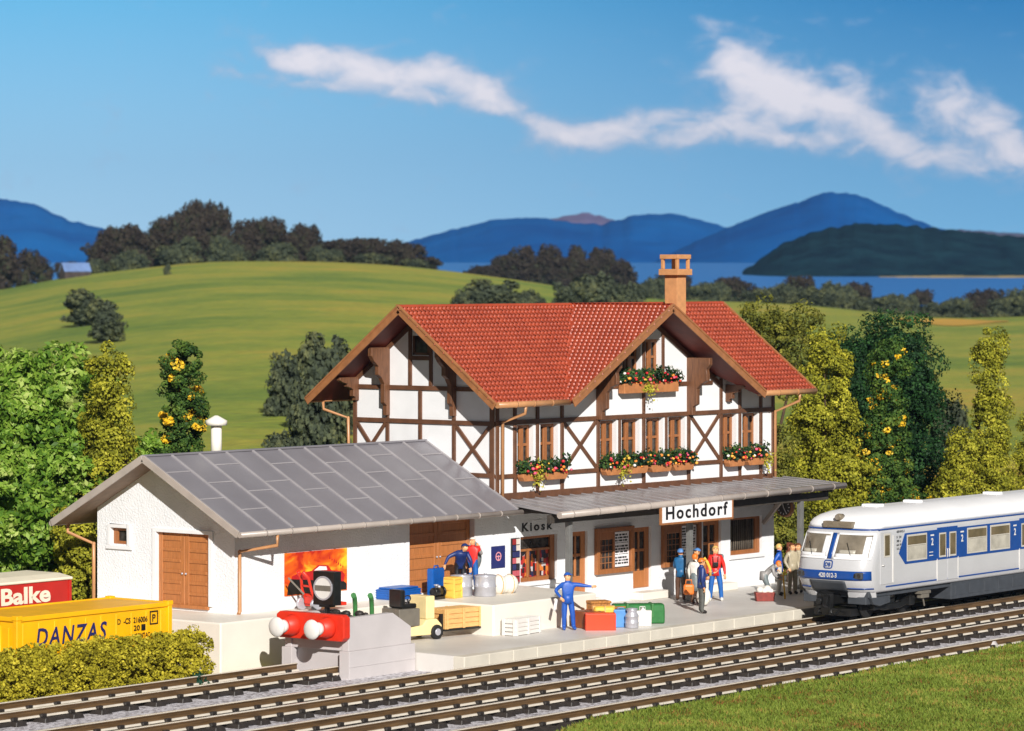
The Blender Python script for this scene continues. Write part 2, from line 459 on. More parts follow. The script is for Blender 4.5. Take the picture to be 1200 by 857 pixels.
uw.add([(0, HW, 3.27), (HL, HW, 3.27), (HL, HW, 7.0), (0, HW, 7.0)], [(3, 2, 1, 0)])
uw.build('upper_wall', [M['panel'], M['rim']], house, fix=False)

# timber framing: each face of the house its own frame
def timbers(T, segs, name):
    b = MB()
    for i, (u0, v0, u1, v1, w) in enumerate(segs):
        p, q = Vector(T(u0, v0, .022+.0012*(i % 5))), Vector(T(u1, v1, .022+.0012*(i % 5)))
        nrm = Vector(T(0, 0, 1))-Vector(T(0, 0, 0))
        b.bar(p, q, w*.88, .07, nrm)
    return b.build(name, M['timber'], house, bevel=.008, segs=1)
fs = [(0, 5.80, HL, 5.80, .17), (0, 3.39, HL, 3.39, .25)]
for a, b in ((0, 1.0), (3.49, 5.45), (10.6, 12.52), (14.95, HL)): fs.append((a, 4.05, b, 4.05, .16))
for a, b in ((1.0, 3.49), (5.45, 10.6), (12.52, 14.95)): fs.append((a, 4.02, b, 4.02, .12))
for xx in (.09, 1.0, 3.49, 5.45, 8.0, 10.6, 12.52, 14.95, HL-.09): fs.append((xx, 3.5, xx, 5.72, .17))
for xx in (2.18, 13.66): fs.append((xx, 3.5, xx, 5.72, .14))
for xx in (6.64, 9.29): fs.append((xx, 4.05, xx, 5.72, .12))
for xx in (.09, 1.0, 2.18, 3.49): fs.append((xx, 5.88, xx, 6.95, .16))
for xx in (12.52, 13.66, 14.95, HL-.09): fs.append((xx, 5.88, xx, 6.98, .16))
fs.append((8.0, 5.88, 8.0, 6.8, .15))
fs += [(4.0, 6.85, 12.0, 6.85, .16)]
for xx in (6.9, 8.0, 9.1): fs.append((xx, 6.9, xx, 9.55-.2-CS*abs(xx-CX), .14))
for a, b in ((3.57, 5.37), (10.68, 12.44)):
    fs.append((a, 4.12, b, 5.73, .15)); fs.append((a, 5.73, b, 4.12, .15))
for s_ in (-1, 1):
    fs.append((CX+s_*4.4, 9.57-.27-CS*4.4, CX, 9.57-.27, .18))
timbers(TF, fs, 'timber_frame')
gs = [(0.1, 3.3, .1, 7.0, .2), (HW-.08, 3.3, HW-.08, 6.9, .17), (0, 5.78, HW, 5.78, .17), (0, 6.89, HW, 6.89, .17), (0, 4.09, HW, 4.09, .16), (0, 3.39, HW, 3.39, .25)]
for yy in (1.72, 3.18, 4.62): gs.append((yy, 3.5, yy, 5.7, .15))
gs.append((3.18, 5.86, 3.18, 6.81, .15))
for yy in (1.72, 4.62): gs.append((yy, 5.86, yy, 6.81, .15))
for yy in (2.72, 3.62): gs.append((yy, 6.97, yy, gtop(yy)-.05, .15))
gs.append((2.72, 7.88, 3.62, 7.88, .16))
for a, b in ((.18, 1.65), (4.7, 6.0)):
    gs.append((a, 4.16, b, 5.7, .14)); gs.append((a, 5.7, b, 4.16, .14))
gs.append((HW, gtop(HW)-.08, RY0, gtop(RY0)-.08, .16)); gs.append((0, gtop(0)-.08, RY0, gtop(RY0)-.08, .16))
timbers(TG, gs, 'timber_frame')

# windows of the upper floor: frame with two sashes, pane, sill
def casement(T, a, b, c, d, parent, dep=.25, name='window', sill=False):
    t = .11; f = MB()
    def bx(mb, u0, u1, v0, v1, w0, w1, mi=0):
        P = [T(u0, v0, w0), T(u1, v1, w1)]
        mb.box(P[0][0], P[1][0], P[0][1], P[1][1], P[0][2], P[1][2], mi)
    e = .004
    bx(f, a+e, a+t, c+e, d-e, -dep, -dep+.07); bx(f, b-t, b-e, c+e, d-e, -dep, -dep+.07)
    bx(f, a+t, b-t, d-t, d-e, -dep+.002, -dep+.068); bx(f, a+t, b-t, c+e, c+t, -dep+.002, -dep+.068)
    m = (a+b)/2
    bx(f, m-.095, m+.095, c+t, d-t, -dep+.01, -dep+.085)
    z = c+(d-c)*.58
    bx(f, a+t, m-.095, z-.045, z+.045, -dep+.004, -dep+.062); bx(f, m+.095, b-t, z-.045, z+.045, -dep+.004, -dep+.062)
    fr = f.build(name, M['wood'], parent, bevel=.008, segs=1)
    p = MB(); P = [T(a+.02, c+.02, -dep-.03), T(b-.02, d-.02, -dep+.004)]
    p.box(P[0][0], P[1][0], P[0][1], P[1][1], P[0][2], P[1][2]); p.build('pane', M['glass'], fr)
    return fr
for (a, b) in win_up:
    casement(TF, a, b, WZ0, WZ1, house)
for (a, b, c, d) in gw: casement(TF, a, b, c, d, house)
for (a, b, c, d) in gh:
    f = MB(); f.box(.05, .1, a+.02, b-.02, c+.02, d-.02); p = f.build('window', M['glass'], house)
    f = MB(); f.bar((.03, a, c+.04), (.03, b, c+.04), .06, .08); f.bar((.03, a+.04, c), (.03, a+.04, d), .06, .08, (0, 1, 0)); f.bar((.03, b-.04, c), (.03, b-.04, d), .06, .08, (0, 1, 0))
    f.build('frame', M['timber'], p)

# ground floor openings
def leafdoor(T, a, b, c, d, parent, dep=.18, knob=True):
    e = .004; f = MB()
    def bx(mb, u0, u1, v0, v1, w0, w1, mi=0):
        P = [T(u0, v0, w0), T(u1, v1, w1)]; mb.box(P[0][0], P[1][0], P[0][1], P[1][1], P[0][2], P[1][2], mi)
    h = d-c; z1 = c+h*.28; z2 = c+h*.62
    bx(f, a+e, a+.14, c+e, d-e, -dep, -dep+.08); bx(f, b-.24, b-e, c+e, d-e, -dep, -dep+.08)
    bx(f, a+.14, b-.24, c+e, z1, -dep+.002, -dep+.07); bx(f, a+.14, b-.24, d-.16, d-e, -dep+.002, -dep+.07)
    bx(f, a+.14, b-.24, z2-.05, z2+.05, -dep+.004, -dep+.066)
    m = (a+b)/2-.05; bx(f, m-.045, m+.045, z1, d-.16, -dep+.001, -dep+.078)
    o = f.build('door', M['door'], parent, bevel=.012, segs=1)
    g = MB(); bx(g, a+.1, b-.2, z1-.04, d-.12, -dep-.02, -dep+.03); g.build('pane', M['glass'], o)
    if knob:
        k = MB(); q = T(a+.08, c+h*.45, -dep+.11); k.ball(q, .035); k.build('handle', M['galv'], o)
    return o
for h in (low_holes[1], low_holes[2], low_holes[3]): leafdoor(TF, *h, house)

def bxT(T, mb, u0, u1, v0, v1, w0, w1, mi=0):
    P = [T(u0, v0, w0), T(u1, v1, w1)]; mb.box(P[0][0], P[1][0], P[0][1], P[1][1], P[0][2], P[1][2], mi)

# kiosk window
f = MB(); a, b, c, d = low_holes[0]; dep = .2
for (u0, u1, v0, v1) in ((a+.004, a+.1, c+.004, d-.004), (b-.26, b-.004, c+.004, d-.004), (a+.1, b-.26, c+.004, c+.14), (a+.1, b-.26, d-.09, d-.004), (a+.1, b-.26, 1.52, 1.6)):
    bxT(TF, f, u0, u1, v0, v1, -dep, -dep+.09)
for uu in (a+.56, a+1.1): bxT(TF, f, uu-.06, uu+.06, c+.14, 1.52, -dep+.004, -dep+.08)
kw = f.build('window', M['wood'], house, bevel=.01, segs=1); kw['label'] = 'kiosk window with coloured magazines behind three lower panes'
f = MB(); bxT(TF, f, a+.06, b-.2, 1.56, d-.05, -dep-.02, -dep+.03); f.build('pane', M['glass'], kw)
magcols = [S(150, 30, 30), S(30, 26, 34), S(200, 190, 190), S(190, 60, 40), S(36, 40, 80), S(60, 24, 26), S(210, 120, 50), S(40, 36, 40), S(170, 40, 50)]
M['mags'] = cell_mat('magazine_covers', magcols, (9, 9, 7))
f = MB(); bxT(TF, f, a+.06, b-.2, c+.08, 1.56, -dep-.02, -dep+.025); f.build('magazine_display', M['mags'], kw)
f = MB(); bxT(TF, f, a-.08, b+.08, c-.13, c-.01, .0, .07); f.build('sill', M['rim'], kw, bevel=.01)

# two bay-framed windows with timetables
def bay(a, b, c, d, pr=.16):
    f = MB(); t = .17
    for (u0, u1, v0, v1) in ((a, a+t, c, d), (b-t, b, c, d)): bxT(TF, f, u0, u1, v0, v1, .004, pr)
    for (v0, v1) in ((c+.002, c+t), (d-.15, d-.002)): bxT(TF, f, a+t, b-t, v0, v1, .004, pr-.003)
    m = a+t+(b-a-2*t)*.47
    bxT(TF, f, m-.05, m+.05, c+t, d-.15, .004, pr-.05)
    bxT(TF, f, a+t, m-.05, d-.4, d-.15, .004, pr-.06)
    w = f.build('window', M['wood'], house, bevel=.02, segs=2)
    g = MB(); bxT(TF, g, a+t-.02, b-t+.02, c+t-.02, d-.13, .005, .04); g.build('pane', M['glass'], w)
    g = MB()
    for k in range(1, 5):
        vv = c+t+k*(d-.4-c-t)/5; bxT(TF, g, a+t, m-.05, vv-.012, vv+.012, .042, .058)
    for k in range(1, 4):
        uu = a+t+k*(m-.05-a-t)/4; bxT(TF, g, uu-.01, uu+.01, c+t, d-.4, .0425, .056)
    g.build('glazing_bars', M['barge'], w)
    g = MB(); u0, u1, v0, v1 = m+.06, b-t-.03, c+t+.03, d-.18
    bxT(TF, g, u0, u1, v0, v1, .045, .055)
    tt = g.build('timetable', M['sign'], w)
    g = MB(); rr = random.Random(int(a*100)); nr = 11
    for r_ in range(nr):
        vv = v1-.07-r_*(v1-v0-.12)/nr; hh = (v1-v0-.12)/nr*.62
        if r_ % 4 == 3: hh *= .35
        uu = u0+.06
        while uu < u1-.1:
            ww = rr.uniform(.05, .2); bxT(TF, g, uu, min(uu+ww, u1-.05), vv-hh, vv, .056, .0585); uu += ww+rr.uniform(.015, .05)
    g.build('timetable_print', M['ink'], tt)
    return w
bay(5.25, 7.32, .52, 2.08); bay(9.0, 11.2, .52, 2.08)
# curtained window
f = MB(); a, b, c, d = low_holes[4]; dep = .2
for (u0, u1, v0, v1) in ((a+.004, a+.1, c+.004, d-.004), (b-.28, b-.004, c+.004, d-.004), (a+.1, b-.28, c+.004, c+.15), (a+.1, b-.28, d-.08, d-.004)):
    bxT(TF, f, u0, u1, v0, v1, -dep, -dep+.1)
w3 = f.build('window', M['wood'], house, bevel=.01, segs=1)
g = MB(); bxT(TF, g, a+.06, b-.2, c+.1, d-.05, -dep-.04, -dep+.015); g.build('pane', M['glass'], w3)
g = MB()
for k in range(13):
    uu = a+.12+k*(b-.28-a-.12)/13; g.tube([TF(uu+.05, c+.15, -dep+.035), TF(uu+.05, d-.08, -dep+.035)], .022+.008*(k % 3 == 0), 6)
g.build('curtain', M['curtain'], w3)
g = MB(); bxT(TF, g, a-.1, b+.1, c-.14, c-.02, 0, .07); g.build('sill', M['rim'], w3, bevel=.01)
for (a, b, yb) in ((7.15, 8.75, -.62), (11.3, 12.75, -.6), (3.8, 5.0, -.5)):
    g = MB(); g.box(a, b, yb, -.032, ZP, ZP+.26); g.build('doorstep', M['stone'], house, bevel=.02)

# -------------------------------------------------------------- roof
def tile_field(mb, O, U, V, poly, w=.2, h=.235):
    """overlapping beaver-tail tiles laid inside poly (u along the eave, v up the slope)"""
    O, U, V = Vector(O), Vector(U).normalized(), Vector(V).normalized(); Nn = U.cross(V).normalized()
    if Nn.z < 0: Nn = -Nn
    us = [p[0] for p in poly]; vs = [p[1] for p in poly]
    def inside(u, v):
        c = False; n = len(poly)
        for i in range(n):
            (x1, y1), (x2, y2) = poly[i], poly[(i+1) % n]
            if (y1 > v) != (y2 > v) and u < (x2-x1)*(v-y1)/(y2-y1)+x1: c = not c
        return c
    P = lambda u, v, n: O+U*u+V*v+Nn*n
    r_ = 0; v = min(vs)
    while v < max(vs)-.02:
        u = min(us)+(w*.5 if r_ % 2 else 0)-w
        while u < max(us)+w:
            if inside(u+w*.5, v+h*.45):
                j = rnd.uniform(-.008, .008); g = w*.13; lo = .062+j
                ra = [(u+g, v+h*1.15, .006), (u+g, v+h*.2, lo), (u+w*.3, v+h*.02, lo+.003), (u+w*.7, v+h*.02, lo+.003), (u+w-g, v+h*.2, lo), (u+w-g, v+h*1.15, .006)]
                top = [P(*q) for q in ra]; bot = [P(q[0]+e, q[1]-.035, 0) for q, e in zip(ra[1:5], (-.022, -.015, .015, .022))]
                mb.add(top+bot, [(0, 1, 2, 3, 4, 5), (1, 6, 7, 2), (2, 7, 8, 3), (3, 8, 9, 4)])
            u += w
        v += h; r_ += 1

def slab(mb, pts, t, mi=0):
    """roof board under pts (given in order), thickness t downwards along z"""
    n = len(pts); v = [Vector(p) for p in pts]+[Vector(p)-Vector((0, 0, t)) for p in pts]
    f = [tuple(range(n)), tuple(range(2*n-1, n-1, -1))]+[(k, (k+1) % n, n+(k+1) % n, n+k) for k in range(n)]
    mb.add(v, f, mi)
zm = lambda y: RZ-RS*abs(y-RY0)
zc = lambda x: RZ-CS*abs(x-CX)
vx = (RZ-zm(EY))/CS                     # half width where the valleys meet the eave
sl = math.hypot(1, RS); cl = math.hypot(1, CS)
roof_b = MB()
LEFT = [(VX0, EY), (CX-vx, EY), (CX, RY0), (VX0, RY0)]
RIGHT = [(CX+vx, EY), (VX1, EY), (VX1, RY0), (CX, RY0)]
for poly in (LEFT, RIGHT):
    tile_field(roof_b, (0, EY, zm(EY)+.01), (1, 0, 0), (0, 1, RS), [(a, (b-EY)*sl) for a, b in poly])
CLp = [(CX-vx, CY), (CX, CY), (CX, RY0), (CX-vx, EY)]
tile_field(roof_b, (CX-vx, 0, zc(CX-vx)+.01), (0, 1, 0), (1, 0, CS), [(b, (a-CX+vx)*cl) for a, b in CLp])
CRp = [(CX+vx, CY), (CX, CY), (CX, RY0), (CX+vx, EY)]
tile_field(roof_b, (CX+vx, 0, zc(CX+vx)+.01), (0, 1, 0), (-1, 0, CS), [(b, (CX+vx-a)*cl) for a, b in CRp])
n0 = len(roof_b.f)
slab(roof_b, [(a, b, zm(b)+.012) for a, b in LEFT], .05); slab(roof_b, [(a, b, zm(b)+.012) for a, b in RIGHT], .05)
slab(roof_b, [(a, b, zc(a)+.012) for a, b in CLp], .05); slab(roof_b, [(a, b, zc(a)+.012) for a, b in CRp], .05)
slab(roof_b, [(VX0, RY0, RZ+.012), (VX1, RY0, RZ+.012), (VX1, 7.15, zm(7.15)+.012), (VX0, 7.15, zm(7.15)+.012)], .05)
for (p, q) in (((VX0, RY0, RZ+.02), (VX1, RY0, RZ+.02)), ((CX, CY, RZ+.022), (CX, RY0, RZ+.022))):
    p, q = Vector(p), Vector(q); L = (q-p).length; k = 0
    while k*.36 < L-.05:
        a = p+(q-p).normalized()*(k*.36); b = p+(q-p).normalized()*min(k*.36+.4, L)
        roof_b.tube([a, b], [.075, .066], 8); k += 1
roof = roof_b.build('roof', M['tile'], house, fix=False)
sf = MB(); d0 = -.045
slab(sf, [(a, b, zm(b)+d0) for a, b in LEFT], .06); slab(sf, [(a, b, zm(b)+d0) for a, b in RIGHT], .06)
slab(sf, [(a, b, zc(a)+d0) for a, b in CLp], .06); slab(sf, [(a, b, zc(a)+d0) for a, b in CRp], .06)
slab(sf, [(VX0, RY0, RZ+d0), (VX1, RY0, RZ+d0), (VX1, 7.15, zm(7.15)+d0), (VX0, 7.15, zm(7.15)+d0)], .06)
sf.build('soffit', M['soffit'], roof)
def barge(p, q, nrm, t=.05, h=.27):
    b = MB(); p, q = Vector(p), Vector(q)
    o = Vector(nrm)*t
    b.bar(p+Vector((0, 0, -.07))+o*.5, q+Vector((0, 0, -.07))+o*.5, t, h)
    b.bar(p+Vector((0, 0, .055))+o*.6, q+Vector((0, 0, .055))+o*.6, t*1.8, .07)
    return b.build('barge_board', M['barge'], roof, bevel=.008, segs=1)
barge((VX0, EY-.04, zm(EY-.04)), (VX0, RY0, RZ), (-1, 0, 0)); barge((VX0, RY0, RZ), (VX0, 7.2, zm(7.2)), (-1, 0, 0))
barge((VX1, EY-.04, zm(EY-.04)), (VX1, RY0, RZ), (1, 0, 0)); barge((VX1, RY0, RZ), (VX1, 7.2, zm(7.2)), (1, 0, 0))
barge((CX-vx-.05, CY, zc(CX-vx-.05)), (CX, CY, RZ), (0, -1, 0)); barge((CX, CY, RZ), (CX+vx+.05, CY, zc(CX+vx+.05)), (0, -1, 0))
def gutter(p, q, m, r=.095, name='gutter', parent=None, joints=0, lips=None):
    b = MB(); b.tube([p, q], r, 12)
    p_, q_ = Vector(p), Vector(q)
    for k in range(1, joints+1):
        c = p_.lerp(q_, k/(joints+1)); d = (q_-p_).normalized()
        b.tube([c-d*.03, c+d*.03], r*1.13, 12)
    return b.build(name, m, parent)
gz = zm(EY)-.06
gutter((VX0+.05, EY-.09, gz), (CX-vx+.02, EY-.09, gz), M['gutter'], .1, parent=roof, joints=3)
gutter((CX+vx-.02, EY-.09, gz), (VX1-.03, EY-.09, gz), M['gutter'], .1, parent=roof, joints=2)
gutter((VX0+.05, 7.24, gz), (VX1-.05, 7.24, gz), M['gutter'], .1, parent=roof, joints=3)
def downspout(pts, m, parent, r=.055):
    b = MB(); b.tube(pts, r, 8)
    for p in pts[2:-1]: b.ball(p, r*1.05, 8, 6)
    return b.build('downspout', m, parent)
downspout([(.32, EY-.09, gz-.02), (.32, EY-.07, gz-.3), (.24, -.14, gz-.62), (.24, -.13, 3.3)], M['gutter'], house)
downspout([(15.95, EY-.09, gz-.02), (15.95, EY-.07, gz-.32), (15.7, -.14, gz-.72), (15.7, -.13, 3.3)], M['gutter'], house)
downspout([(-.35, 7.24, gz-.02), (-.35, 7.2, gz-.35), (-.12, 6.3, gz-.62), (-.12, 6.25, 3.0)], M['gutter'], house)

# chimney
ch = MB(); cx0, cx1, cy0, cy1 = 13.05, 13.6, 2.3, 2.85
ch.box(cx0, cx1, cy0, cy1, 8.5, 10.68)
ch.box(cx0-.16, cx1+.16, cy0-.16, cy1+.16, 10.62, 10.84)
for a in (cx0-.1, cx1-.01):
    for b in (cy0-.1, cy1-.01): ch.box(a, a+.11, b, b+.11, 10.84, 11.2)
ch.box(cx0-.13, cx1+.13, cy0-.13, cy1+.13, 11.2, 11.36)
ch.build('chimney', M['chim'], roof, bevel=.015)

# carved brackets under the eaves
def carved(T, u, v_top, v_bot, reach, wall_w=.3, thick=.18):
    H = v_top-v_bot
    pr = [(0, v_bot), (wall_w*.55, v_bot), (wall_w*.55, v_bot+.14*H), (wall_w*.95, v_bot+.19*H), (wall_w*.95, v_bot+.46*H), (wall_w*1.35, v_bot+.55*H), (wall_w*1.9, v_bot+.60*H), (wall_w*1.9, v_bot+.72*H), (reach*.86, v_bot+.80*H), (reach, v_bot+.88*H), (reach, v_top), (0, v_top)]
    b = MB(); b.prism(pr, lambda w, v, s_: T(u+s_, v, w), -thick/2, thick/2)
    return b.build('bracket', M['bracket'], house, bevel=.01, segs=1)
carved(TG, 4.62, 8.22, 5.95, .92); carved(TG, 1.72, 8.22, 6.0, .92); carved(TG, 6.0, 7.2, 6.42, .95, .3)
carved(TF, 5.45, 7.75, 5.75, .98, .46); carved(TF, 10.6, 7.75, 5.75, .98, .46); carved(TF, 12.9, 6.75, 6.15, .8, .3)
carved(TF, 3.49, 6.75, 6.3, .8, .2)

# -------------------------------------------------------------- canopy
cyf = -2.55
zfl = lambda x: 2.93+.013*x             # the canopy edge rises very slightly to the right
cn = MB(); cx_a, cx_b = .12, 16.4
pts = [(cx_a, -.03, 3.27), (cx_b, -.03, 3.33), (cx_b, cyf, zfl(cx_b)+.06), (cx_a, cyf, zfl(cx_a)+.06)]
slab(cn, [pts[0], pts[3], pts[2], pts[1]], .07)
x = cx_a+.05
while x < cx_b:
    cn.bar((x, -.05, 3.29+.004*x), (x, cyf+.02, zfl(x)+.075), .05, .035)
    x += .62
canopy = cn.build('canopy', M['canopy'], house, bevel=.006, segs=1)
g = MB(); g.tube([(cx_a-.04, cyf-.07, zfl(cx_a)-.02), (cx_b+.05, cyf-.07, zfl(cx_b)-.02)], .11, 12)
for k in range(12):
    xx = cx_a+.6+k*1.36; g.tube([(xx-.03, cyf-.07, zfl(xx)-.02), (xx+.03, cyf-.07, zfl(xx)-.02)], .122, 12)
g.build('canopy_gutter', M['greygutter'], canopy)
g = MB()
g.box(cx_a+.02, cx_b-.35, cyf+.35, cyf+.5, 2.62, 2.9); g.box(cx_a+.05, cx_b-.4, -.75, -.6, 2.85, 3.06)
for k in range(9):
    xx = cx_a+.3+k*1.93; g.box(xx, xx+.1, cyf+.1, -.04, 2.9, 3.0)
g.build('canopy_beam', M['darksteel'], canopy, bevel=.01)
for xx in (1.2, 7.8, 14.4):
    g = MB(); g.box(xx-.09, xx+.09, cyf+.34, cyf+.52, ZP, 2.64); g.box(xx-.15, xx+.15, cyf+.28, cyf+.58, ZP, ZP+.06)
    g.build('canopy_post', M['steel'], canopy, bevel=.012)
for xx in (15.1,):
    g = MB(); g.bar((xx, -.03, 1.72), (xx, -.95, 2.72), .12, .14); g.box(xx-.06, xx+.06, -1.1, -.03, 2.7, 2.84)
    g.build('canopy_brace', M['greygutter'], canopy, bevel=.01)

# -------------------------------------------------------------- signs on the house
sg = thing('station_sign', 'white station name board lettered Hochdorf hanging under the canopy edge', 'sign', (5.5, cyf-.12, 2.36))
g = MB(); g.box(0, 4.0, 0, .06, 0, .62); g.build('board', M['sign'], sg, bevel=.006, segs=1)
g = MB()
for (a, b, c, d) in ((-.06, 0, -.06, .66), (4.0, 4.06, -.06, .66), (0, 4.0, -.06, 0)): g.box(a, b, -.02, .07, c, d)
g.build('frame', M['barge'], sg, bevel=.005, segs=1)
text('lettering', 'Hochdorf', (.22, -.002, .1), (1, 0, 0), (0, 0, 1), 3.52, .45, M['ink'], sg, .008, bold=.026, space=1.22)
ks = thing('kiosk_sign', 'black letters reading Kiosk on the grey shaded wall above the kiosk window', 'sign', (1.3, -.012, 2.12))
g = MB(); g.box(0, 1.75, 0, .01, 0, .42); g.build('board', M['plaster'], ks)
text('lettering', 'Kiosk', (.08, -.001, .07), (1, 0, 0), (0, 0, 1), 1.6, .29, M['ink'], ks, .008, bold=.028, space=1.35)
ps = thing('enamel_poster', 'small dark blue poster with a pink ring emblem left of the kiosk', 'poster', (-.2, -.012, 1.08))
M['bluenamel'] = mat('dark_blue_enamel', S(36, 44, 104), .4, .05, 3)
g = MB(); g.box(0, .7, -.01, .01, 0, .72); g.build('board', M['bluenamel'], ps)
M['pink'] = mat('pale_pink_print', S(222, 150, 160), .5, .05, 5)
g = MB()
for k in range(24):
    a0, a1 = 2*PI*k/24, 2*PI*(k+.9)/24
    g.bar((.35+.13*math.cos(a0), -.014, .38+.13*math.sin(a0)), (.35+.13*math.cos(a1), -.014, .38+.13*math.sin(a1)), .04, .006, (0, 1, 0))
g.bar((.22, -.0145, .38), (.48, -.0145, .38), .035, .006, (0, 1, 0)); g.bar((.35, -.0142, .25), (.35, -.0142, .42), .035, .006, (0, 1, 0))
g.build('emblem', M['pink'], ps, fix=False)
mr = thing('magazine_rack', 'tall narrow rack of colourful magazine covers beside the kiosk window', 'magazine rack', (.8, -.07, .53))
g = MB(); g.box(0, .4, 0, .06, 0, 1.48); g.build('backboard', M['black'], mr)
g = MB(); 
for k in range(7):
    for j in range(2): g.box(.02+j*.19, .19+j*.19, -.02, -.002, .03+k*.207, .21+k*.207)
g.build('magazine_covers', island_mat('printed_covers', [S(176, 52, 40), S(44, 48, 96), S(214, 200, 190), S(150, 40, 44), S(206, 120, 60), S(40, 36, 44), S(190, 90, 100)]), mr, fix=False)
ck = thing('platform_clock', 'round brown framed clock hanging beyond the house corner under the canopy', 'clock', (15.92, -.42, 2.28))
g = MB(); g.lathe([(.34, -.1), (.36, -.07), (.36, .07), (.34, .1)], n=28, axis='x'); g.build('case', M['barge'], ck)
g = MB(); g.lathe([(.3, -.115), (.3, -.101)], n=28, axis='x'); dial = g.build('dial', M['darksteel'], ck)
g = MB()
for k in range(12):
    a = 2*PI*k/12; g.bar((-.12, .21*math.sin(a), .21*math.cos(a)), (-.12, .27*math.sin(a), .27*math.cos(a)), .03, .008, (1, 0, 0))
g.bar((-.124, 0, 0), (-.124, .05, .16), .03, .008, (1, 0, 0)); g.bar((-.126, 0, 0), (-.126, -.1, -.18), .025, .008, (1, 0, 0))
g.build('hands', M['sign'], dial, fix=False)
g = MB(); g.box(-.04, .04, .3, .5, -.05, .05); g.bar((0, 0, .3), (0, 0, .55), .05, .05, (0, 1, 0)); g.build('mount', M['barge'], ck)

# -------------------------------------------------------------- flower boxes
leafdark = leaf_mat('box_plant_leaves', [S(16, 34, 28), S(30, 60, 32), S(96, 124, 44)], .6, 3.0, .1)
leafyel = leaf_mat('trailing_plant_leaves', [S(120, 130, 30), S(190, 180, 60), S(120, 120, 40)], .6, 3.0, .15)
M['bloss'] = island_mat('blossoms', [S(196, 26, 34), S(240, 236, 230), S(238, 140, 50), S(206, 36, 52), S(244, 180, 70), S(224, 70, 36), S(226, 90, 120), S(186, 24, 40)])
M['planter'] = mat('terracotta_planter', S(186, 122, 74), .6, .1, 5)
def flower_box(x0, x1, z, label, seed, round_=True, trail=None, h=.25, yw=.26, lush=1.0):
    rs = np.random.RandomState(seed); w = x1-x0
    t = thing('flower_box', label, 'flower box', ((x0+x1)/2, -.08-yw/2, z), 0, 'flower boxes on the upper windows')
    g = MB()
    if round_: g.prism([(-w*.42, 0), (w*.42, 0), (w*.5, h*.55), (w*.5, h), (-w*.5, h), (-w*.5, h*.55)], lambda a, b, c: (a, c, b), -yw/2, yw/2)
    else: g.box(-w/2, w/2, -yw/2, yw/2, 0, h*1.35)
    g.build('planter', M['planter'], t, bevel=.02)
    n = int(w*520*lush); hh = h if round_ else h*1.35
    p = np.stack([rs.uniform(-w*.56, w*.56, n), rs.uniform(-.24, .16, n), hh+rs.beta(1.4, 2.0, n)*.44+.0], 1)
    bumpy = .12*np.sin(p[:, 0]*9+seed)+.08*np.sin(p[:, 0]*17+2*seed); p[:, 2] += np.maximum(0, bumpy)*(p[:, 2] > hh)
    nn = np.stack([p[:, 0]*.6, np.full(n, -.6), np.full(n, .5)], 1)
    leaf_cloud('foliage', p, nn, .085, leafdark, t, 1.5, rs)
    if trail is not None:
        m_ = int(150*lush); q = rs.normal(0, 1, (m_, 3))*np.array([.16, .06, .2])+np.array([trail*w, -.2, h*.75])
        leaf_cloud('trailing_plant', q, np.tile([0, -1, .3], (m_, 1)), .07, leafyel, t, 1.4, rs)
    g = MB()
    for k in range(int(w*rs.uniform(13, 22)*lush)):
        c = (rs.uniform(-w*.55, w*.55), rs.uniform(-.3, -.05), hh+rs.uniform(-.02, .36))
        r_ = rs.uniform(.035, .07); g.ball(c, (r_, r_, r_*.8), 6, 4)
    g.build('blossoms', M['bloss'], t, fix=False)
    return t
fb = [(1.05, 2.12, 'rounded flower box with a yellow trailing plant, nearest the left corner downspout', .2), (2.24, 3.42, 'dark leafy flower box without trailing plant, second from the left corner downspout', None),
      (5.5, 6.6, 'flower box with yellow trailing plant, leftmost below the four middle windows', .35), (6.7, 7.85, 'flower box second from the left below the four middle windows', None),
      (8.05, 9.2, 'flower box third from the left below the four middle windows', None), (9.35, 10.5, 'bushiest flower box, rightmost below the four middle windows', None),
      (12.6, 13.56, 'flower box under the left window of the right-hand pair', None), (13.75, 14.9, 'flower box under the right window of the right-hand pair', .5)]
for k, (a, b, lab, tr_) in enumerate(fb):
    flower_box(a, b, 3.86, lab, 20+k, True, tr_, lush=1.35 if k == 5 else 1.0)
flower_box(6.5, 9.6, 6.6, 'long flower box under the gable windows with a yellow trailing plant', 41, False, -.08)

# ================================================================== GOODS SHED
shed = thing('goods_shed', 'low white goods shed with a wide grey sheet metal roof', 'goods shed', (0, 0, 0))
SX, SW = -12.24, 5.85
SRZ, SRY, SRS = 5.1, 2.95, .535
TS = lambda u, v, w: (SX-w, u, v)
szm = lambda y: SRZ-SRS*abs(y-SRY)
sw = MB()
sdoor = (-4.25, -1.04, .52, 2.9)
sw.holed(TF, SX, -.004, ZG, 3.4, [sdoor], .3, 0, 1)
gd = (1.04, 3.26, .56, 2.82); gwn = (4.5, 5.22, 2.36, 2.86)
sw.holed(TS, 0, SW, ZG, 3.3, [gd, gwn], .2, 0, 1)
poly = [(0, 3.3), (SW, 3.3), (SW, szm(SW)-.1), (SRY, SRZ-.1), (0, szm(0)-.1)]
sw.add([TS(a, b, 0) for a, b in poly], [(4, 3, 2, 1, 0)])
sw.add([(SX, SW, ZG), (0, SW, ZG), (0, SW, 3.4), (SX, SW, 3.4)], [(3, 2, 1, 0)])
sw.build('wall', [M['plaster'], M['rim']], shed, fix=False)
